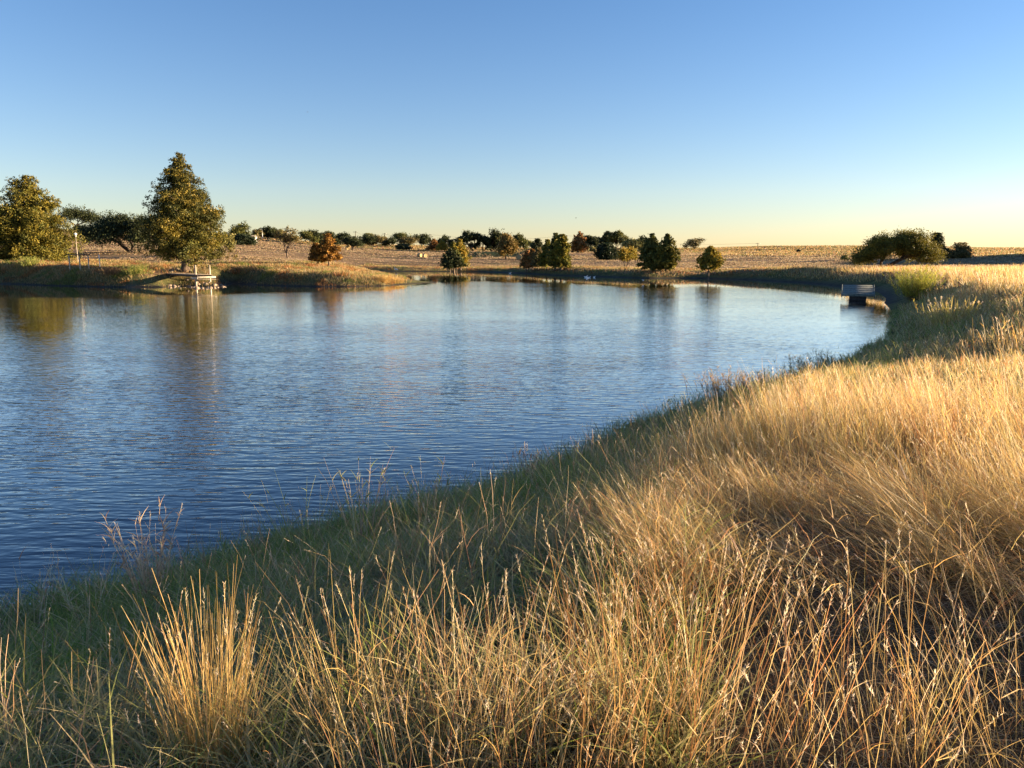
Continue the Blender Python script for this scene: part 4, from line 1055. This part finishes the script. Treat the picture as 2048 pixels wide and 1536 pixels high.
# ------------------------------------------------------------------ globe lamp, bench frame, marker stake
def ground_at(u, d):
    x = (u - 1024) / FPX * d / (CP + 0) * CP
    r = ray(u, 530); x = r[0] / r[1] * d
    return x, d, zg(x, d)
x, y, z = ground_at(156.5, 92)
zt = EYE + ray(156, 469)[2] / ray(156, 469)[1] * 92
lp = empty('globe_lamp', (x, y, z), 'pale post lamp with a round white globe beside the left cypress', 'lamp')
mb = MB(); mb.tube([(0, 0, -.1), (0, 0, .25), (0, 0, .3), (0, 0, zt - z - .2)], [.10, .10, .042, .038], 10); mb.build('post', M_PALEPOST, lp, smooth=True)
mb = MB(); mb.tube([(0, 0, zt - z - .24), (0, 0, zt - z - .16), (0, 0, zt - z - .12)], [.06, .13, .13], 12); mb.build('collar', M_STEEL, lp)
mb = MB(); t_ = np.linspace(0, math.pi, 11); mb.tube(np.stack([t_ * 0, t_ * 0, zt - z + .04 - .16 * np.cos(t_)], 1), .16 * np.sin(t_) + .001, 14); mb.build('globe', M_GLOBE, lp, smooth=True)

x, y, z = ground_at(159, 83)
bf = empty('rail_bench', (x, y, z), 'dark topped rail bench on pale legs standing in the grass of the mound', 'bench', rz=-.12)
ztop = EYE + ray(159, 509.5)[2] / ray(159, 509.5)[1] * 83 - z
mb = MB(); mb.box((0, 0, ztop), (2.45, .42, .10), 0, 0, 0, .015); mb.build('seat', M_DARKBEAM, bf)
for lx in (-1.12, .08, 1.08):
    mb = MB(); mb.box((lx, -.02, ztop / 2 - .2), (.1, .1, ztop + .3), 0, 0, 0, .01); mb.build('leg', M_PALEPOST, bf)
x, y, z = ground_at(199.5, 86); zt = EYE + ray(199, 512)[2] / ray(199, 512)[1] * 86
mb = MB(); mb.box((0, 0, (zt - z) / 2), (.07, .07, zt - z + .3), .3, 0, 0, .01); o = mb.build('marker_stake', M_WHITE); o.location = (x, y, z)
tag(o, 'thin white stake in the grass right of the rail bench', 'stake')

# ------------------------------------------------------------------ shed, street light, poles and wires
x, y, z = ground_at(503, 262)
zt = EYE + ray(500, 474)[2] / ray(500, 474)[1] * 262 - z
sh = empty('farm_shed', (x, y, z), 'small low white walled shed with a dark roof behind the juniper', 'shed', rz=-.1)
hw = max(zt - .5, 1.6)
mb = MB(); mb.box((0, 0, hw / 2 - .3), (3.6, 3.0, hw + .6)); mb.build('wall', M_WHITE, sh)
mb = MB(); v_ = np.array([(-2.1, -1.8, hw), (2.1, -1.8, hw), (2.1, 1.8, hw), (-2.1, 1.8, hw), (-2.1, 0, hw + .7), (2.1, 0, hw + .7)])
mb.add(v_, [(0, 1, 5, 4), (2, 3, 4, 5), (0, 4, 3, 3), (1, 2, 5, 5), (3, 2, 1, 0)]); mb.build('roof', M_ROOF, sh)
mb = MB(); mb.box((.6, -1.52, 1.0), (.9, .06, 1.9)); mb.build('door', M_ROOF, sh)

for (u, d, vt2, vbm, wid, lab) in ((566, 330, 474.5, 483, 22, 'white farmhouse glimpsed through the vase shaped tree'),):
    x, y, z = ground_at(u, d); zt = EYE + ray(u, vt2)[2] / ray(u, vt2)[1] * d - z
    hs = empty('farm_house', (x, y, z), lab, 'house', rz=.05); w2 = wid * d / FPX; hw = max(zt * .65, 2.0)
    mb = MB(); mb.box((0, 0, hw / 2 - .4), (w2, 5, hw + .8)); mb.build('wall', M_WHITE, hs)
    mb = MB(); a_ = w2 / 2 + .4; v_ = np.array([(-a_, -3, hw), (a_, -3, hw), (a_, 3, hw), (-a_, 3, hw), (-a_, 0, hw + 1.3), (a_, 0, hw + 1.3)])
    mb.add(v_, [(0, 1, 5, 4), (2, 3, 4, 5), (0, 4, 3, 3), (1, 2, 5, 5), (3, 2, 1, 0)]); mb.build('roof', M_ROOF, hs)
    for lx in (-.3, .05, .33):
        mb = MB(); mb.box((lx * w2, -2.53, hw * .55), (.8, .06, .9)); mb.build('window', M_WINDOW, hs)

x, y, z = ground_at(528, 296); zt = EYE + ray(528, 459.5)[2] / ray(528, 459.5)[1] * 296 - z
sl = empty('street_light', (x, y, z), 'tall grey street light with a short arm on the hilltop', 'street light')
mb = MB(); mb.tube([(0, 0, -.3), (0, 0, zt * .5), (0, 0, zt)], [.16, .13, .1], 8); mb.build('pole', M_STEEL, sl)
mb = MB(); mb.tube([(0, 0, zt - .1), (-.25, 0, zt + .12), (-.6, 0, zt + .2)], .06, 6); mb.build('arm', M_STEEL, sl)
mb = MB(); mb.box((-.75, 0, zt + .2), (.5, .25, .14), 0, 0, 0, .03); mb.build('lamp_head', M_STEEL, sl)

tops = []
for (u, d, vt2, lab) in ((187.5, 300, 417.5, 'slim utility pole right of the lone hilltop oak'), (713, 380, 462, 'left one of the distant utility poles over the treeline'),
                         (771, 390, 466, 'middle distant utility pole over the treeline'), (861, 400, 468, 'faint utility pole over the open crowned oak'),
                         (1132, 420, 470, 'thin utility pole above the shoreline row of cypresses'), (1513.5, 420, 485.5, 'short looking utility pole beyond the right ridge')):
    x, y, z = ground_at(u, d); zt = EYE + ray(u, vt2)[2] / ray(u, vt2)[1] * d
    up = empty('utility_pole', (x, y, z), lab, 'utility pole', 'utility poles along the horizon')
    mb = MB(); h_ = zt - z; mb.tube([(0, 0, -.5), (0, 0, h_ * .5), (0, 0, h_)], [.19, .16, .13], 8); mb.build('pole', M_POLE, up)
    mb = MB(); mb.box((0, 0, h_ - .5), (2.2, .14, .14)); mb.build('crossarm', M_POLE, up)
    for cx_ in (-.95, 0, .95):
        mb = MB(); mb.tube([(cx_, 0, h_ - .43), (cx_, 0, h_ - .3), (cx_, 0, h_ - .22)], [.05, .08, .04], 6); mb.build('insulator', M_STEEL, up)
    tops.append(np.array((x, y, zt - .22)))
for k_, (p, q_) in enumerate(zip(tops[1:-1], tops[2:])):
    t_ = np.linspace(0, 1, 30)[:, None]; P = p * (1 - t_) + q_ * t_; P[:, 2] -= 4 * 2.2 * (t_ * (1 - t_))[:, 0]
    mb = MB(); mb.tube(P, .035, 4); o = mb.build('power_line', M_WIRE)
    tag(o, ['sagging wire between the left and middle distant poles', 'sagging wire from the middle distant pole to the faint pole', 'sagging wire passing over the waterside cypress clump', 'long sagging wire running to the pole beyond the right ridge'][k_], 'power line', 'power lines on the horizon')

# ------------------------------------------------------------------ hay bales
def bale(u, v, d, rz, lab, s=.72, wd=1.25):
    r = ray(u, v); x = r[0] / r[1] * d; z = zg(x, d)
    t_ = np.linspace(0, 2 * math.pi, 22, endpoint=False)
    prof = [(-wd / 2, .9), (-wd / 2 + .07, .985), (-wd / 4, 1.0), (0, .99), (wd / 4, 1.0), (wd / 2 - .07, .985), (wd / 2, .9)]
    V_ = []
    for (a_, rr) in prof:
        for th in t_:
            q_ = s * rr * (1 + RNG.normal(0, .012)); V_.append((q_ * math.cos(th), a_, q_ * math.sin(th) * (.96 if math.sin(th) < 0 else 1)))
    n_ = 22; F_ = [(k_ * n_ + i_, k_ * n_ + (i_ + 1) % n_, (k_ + 1) * n_ + (i_ + 1) % n_, (k_ + 1) * n_ + i_) for k_ in range(6) for i_ in range(n_)]
    # spiral ends sunk ring by ring
    base = len(V_)
    for e_, off_ in ((0, -wd / 2), (6, wd / 2)):
        prev = [e_ * n_ + i_ for i_ in range(n_)]
        for rr, dep in ((.7, .03), (.45, -.01), (.2, .03)):
            cur = []
            for th in t_:
                cur.append(len(V_)); V_.append((s * rr * math.cos(th), off_ - math.copysign(dep, off_) * -1 * -1, s * rr * math.sin(th)))
            F_ += [(prev[i_], prev[(i_ + 1) % n_], cur[(i_ + 1) % n_], cur[i_]) for i_ in range(n_)]; prev = cur
        c_ = len(V_); V_.append((0, off_, 0)); F_ += [(prev[i_], prev[(i_ + 1) % n_], c_, c_) for i_ in range(n_)]
    mb = MB(); mb.add(V_, F_); o = mb.build('hay_bale', M_HAY, smooth=True)
    o.location = (x, d, z + s * .93); o.rotation_euler = (0, 0, rz)
    tag(o, lab, 'hay bale', 'round hay bales in the pasture')
bale(839.5, 514, 228, .9, 'left one of the two round hay bales side by side in the mown field', .62)
bale(850, 514, 226, .55, 'right one of the two round hay bales side by side in the mown field', .66)
bale(1037.5, 519.5, 198, .05, 'round hay bale left of the shoreline row of cypresses', .72)
bale(696, 499, 262, .5, 'shaded round hay bale below the thick trunked hilltop oak', .75)
bale(854, 499, 300, .3, 'dark far hay bale left of the field corner trees', .7)

# ------------------------------------------------------------------ birds
def lathe_path(mb, pts, rad, n=9): mb.tube(np.array(pts), np.array(rad), n)
def swan(u, v, lab, s=1.0, rz=0.0):
    x, y = on_water(u, v)
    o = empty('white_duck', (x, y, 0), lab, 'duck', 'white ducks on the far water', rz=rz)
    mb = MB()
    lathe_path(mb, [(-.34 * s, 0, .16 * s), (-.26 * s, 0, .12 * s), (-.12 * s, 0, .07 * s), (.05 * s, 0, .07 * s), (.17 * s, 0, .11 * s), (.24 * s, 0, .2 * s), (.27 * s, 0, .3 * s), (.32 * s, 0, .34 * s), (.37 * s, 0, .33 * s)],
               [.01, .06 * s, .12 * s, .13 * s, .1 * s, .055 * s, .05 * s, .055 * s, .02 * s]); mb.build('body', M_FEATHER, o, smooth=True)
    mb = MB(); lathe_path(mb, [(.36 * s, 0, .33 * s), (.42 * s, 0, .32 * s), (.45 * s, 0, .315 * s)], [.022 * s, .02 * s, .012 * s], 6); mb.build('bill', M_BILL, o, smooth=True)
swan(1020, 547.0, 'single white duck left of the shoreline row of cypresses', 0.62, .4)
swan(1171.5, 554.8, 'leftmost and largest of the white ducks near the far bank', 0.78, .2)
swan(1175.5, 556.0, 'white duck lowest in the group near the far bank', 0.68, 2.8)
swan(1178.6, 555.2, 'small white duck in the middle of the group near the far bank', 0.56, .1)
swan(1188.2, 555.0, 'rightmost white duck of the group near the far bank', 0.62, .5)

x, y = on_water(792, 543.9)
eg = empty('white_egret', (x, y, 0), 'white egret wading at the far edge of the cove behind the point', 'egret', rz=.25)
mb = MB()
lathe_path(mb, [(.42, 0, .34), (.3, 0, .40), (.12, 0, .45), (-.06, 0, .50), (-.18, 0, .56), (-.25, 0, .66), (-.22, 0, .78), (-.16, 0, .88), (-.2, 0, .97), (-.27, 0, .99)], [.01, .07, .13, .14, .09, .05, .035, .035, .045, .02]); mb.build('body', M_FEATHER, eg, smooth=True)
mb = MB(); lathe_path(mb, [(-.26, 0, .99), (-.34, 0, .975), (-.42, 0, .955)], [.02, .014, .003], 6); mb.build('bill', M_BILL, eg, smooth=True)
for yy in (-.05, .05):
    mb = MB(); lathe_path(mb, [(.04, yy, .4), (.07, yy, .2), (.03, yy, -.1)], [.018, .011, .011], 6); mb.build('leg', M_DARKFEATHER, eg, smooth=True)

def flyer(name, loc, s, rz, flap, mat, lab, cat, tilt=0.0):
    o = empty(name, loc, lab, cat, None, rz); o.rotation_euler = (tilt, 0, rz)
    mb = MB(); lathe_path(mb, [(-.3 * s, 0, 0), (-.18 * s, 0, 0), (0, 0, -.01 * s), (.16 * s, 0, .01 * s), (.24 * s, 0, .03 * s), (.33 * s, 0, .02 * s)], [.03 * s, .05 * s, .075 * s, .05 * s, .045 * s, .005 * s]); mb.build('body', mat, o, smooth=True)
    for sg in (-1, 1):
        mb = MB(); V_ = []
        for t_, c0_, c1_ in ((0.05, -.12, .12), (.3, -.14, .14), (.6, -.17, .08), (.85, -.2, -.02), (1.0, -.22, -.18)):
            yy = sg * t_ * .55 * s * math.cos(flap * (1 - .4 * t_)); zz_ = t_ * .55 * s * math.sin(flap) 
            V_ += [(c1_ * s, yy, zz_ + .008 * s), (c0_ * s, yy, zz_ + .004 * s), (c0_ * s, yy, zz_ - .002 * s), (c1_ * s, yy, zz_ - .008 * s)]
        F_ = [(k_ * 4 + i_, k_ * 4 + (i_ + 1) % 4, k_ * 4 + 4 + (i_ + 1) % 4, k_ * 4 + 4 + i_) for k_ in range(4) for i_ in range(4)] + [(0, 3, 2, 1), (16, 17, 18, 19)]
        mb.add(V_, F_); mb.build('wing', mat, o)
p = at_dist(1286.5, 562.5, 88)
flyer('flying_egret', (p[0], p[1], max(p[2], .25)), 0.36, .5, .9, M_FEATHER, 'white bird flying low over the water before the twin shore cypresses', 'bird')
p = at_dist(1152, 436, 200); flyer('flying_bird', p, .6, .3, .35, M_DARKFEATHER, 'small dark bird in the sky above the shoreline row', 'bird')
p = at_dist(615, 224, 210); flyer('flying_bird', p, .5, 1.0, .3, M_DARKFEATHER, 'tiny dark bird high in the blue sky left of centre', 'bird')
print('verts', sum(len(o.data.vertices) for o in COL.objects if o.type == 'MESH'))
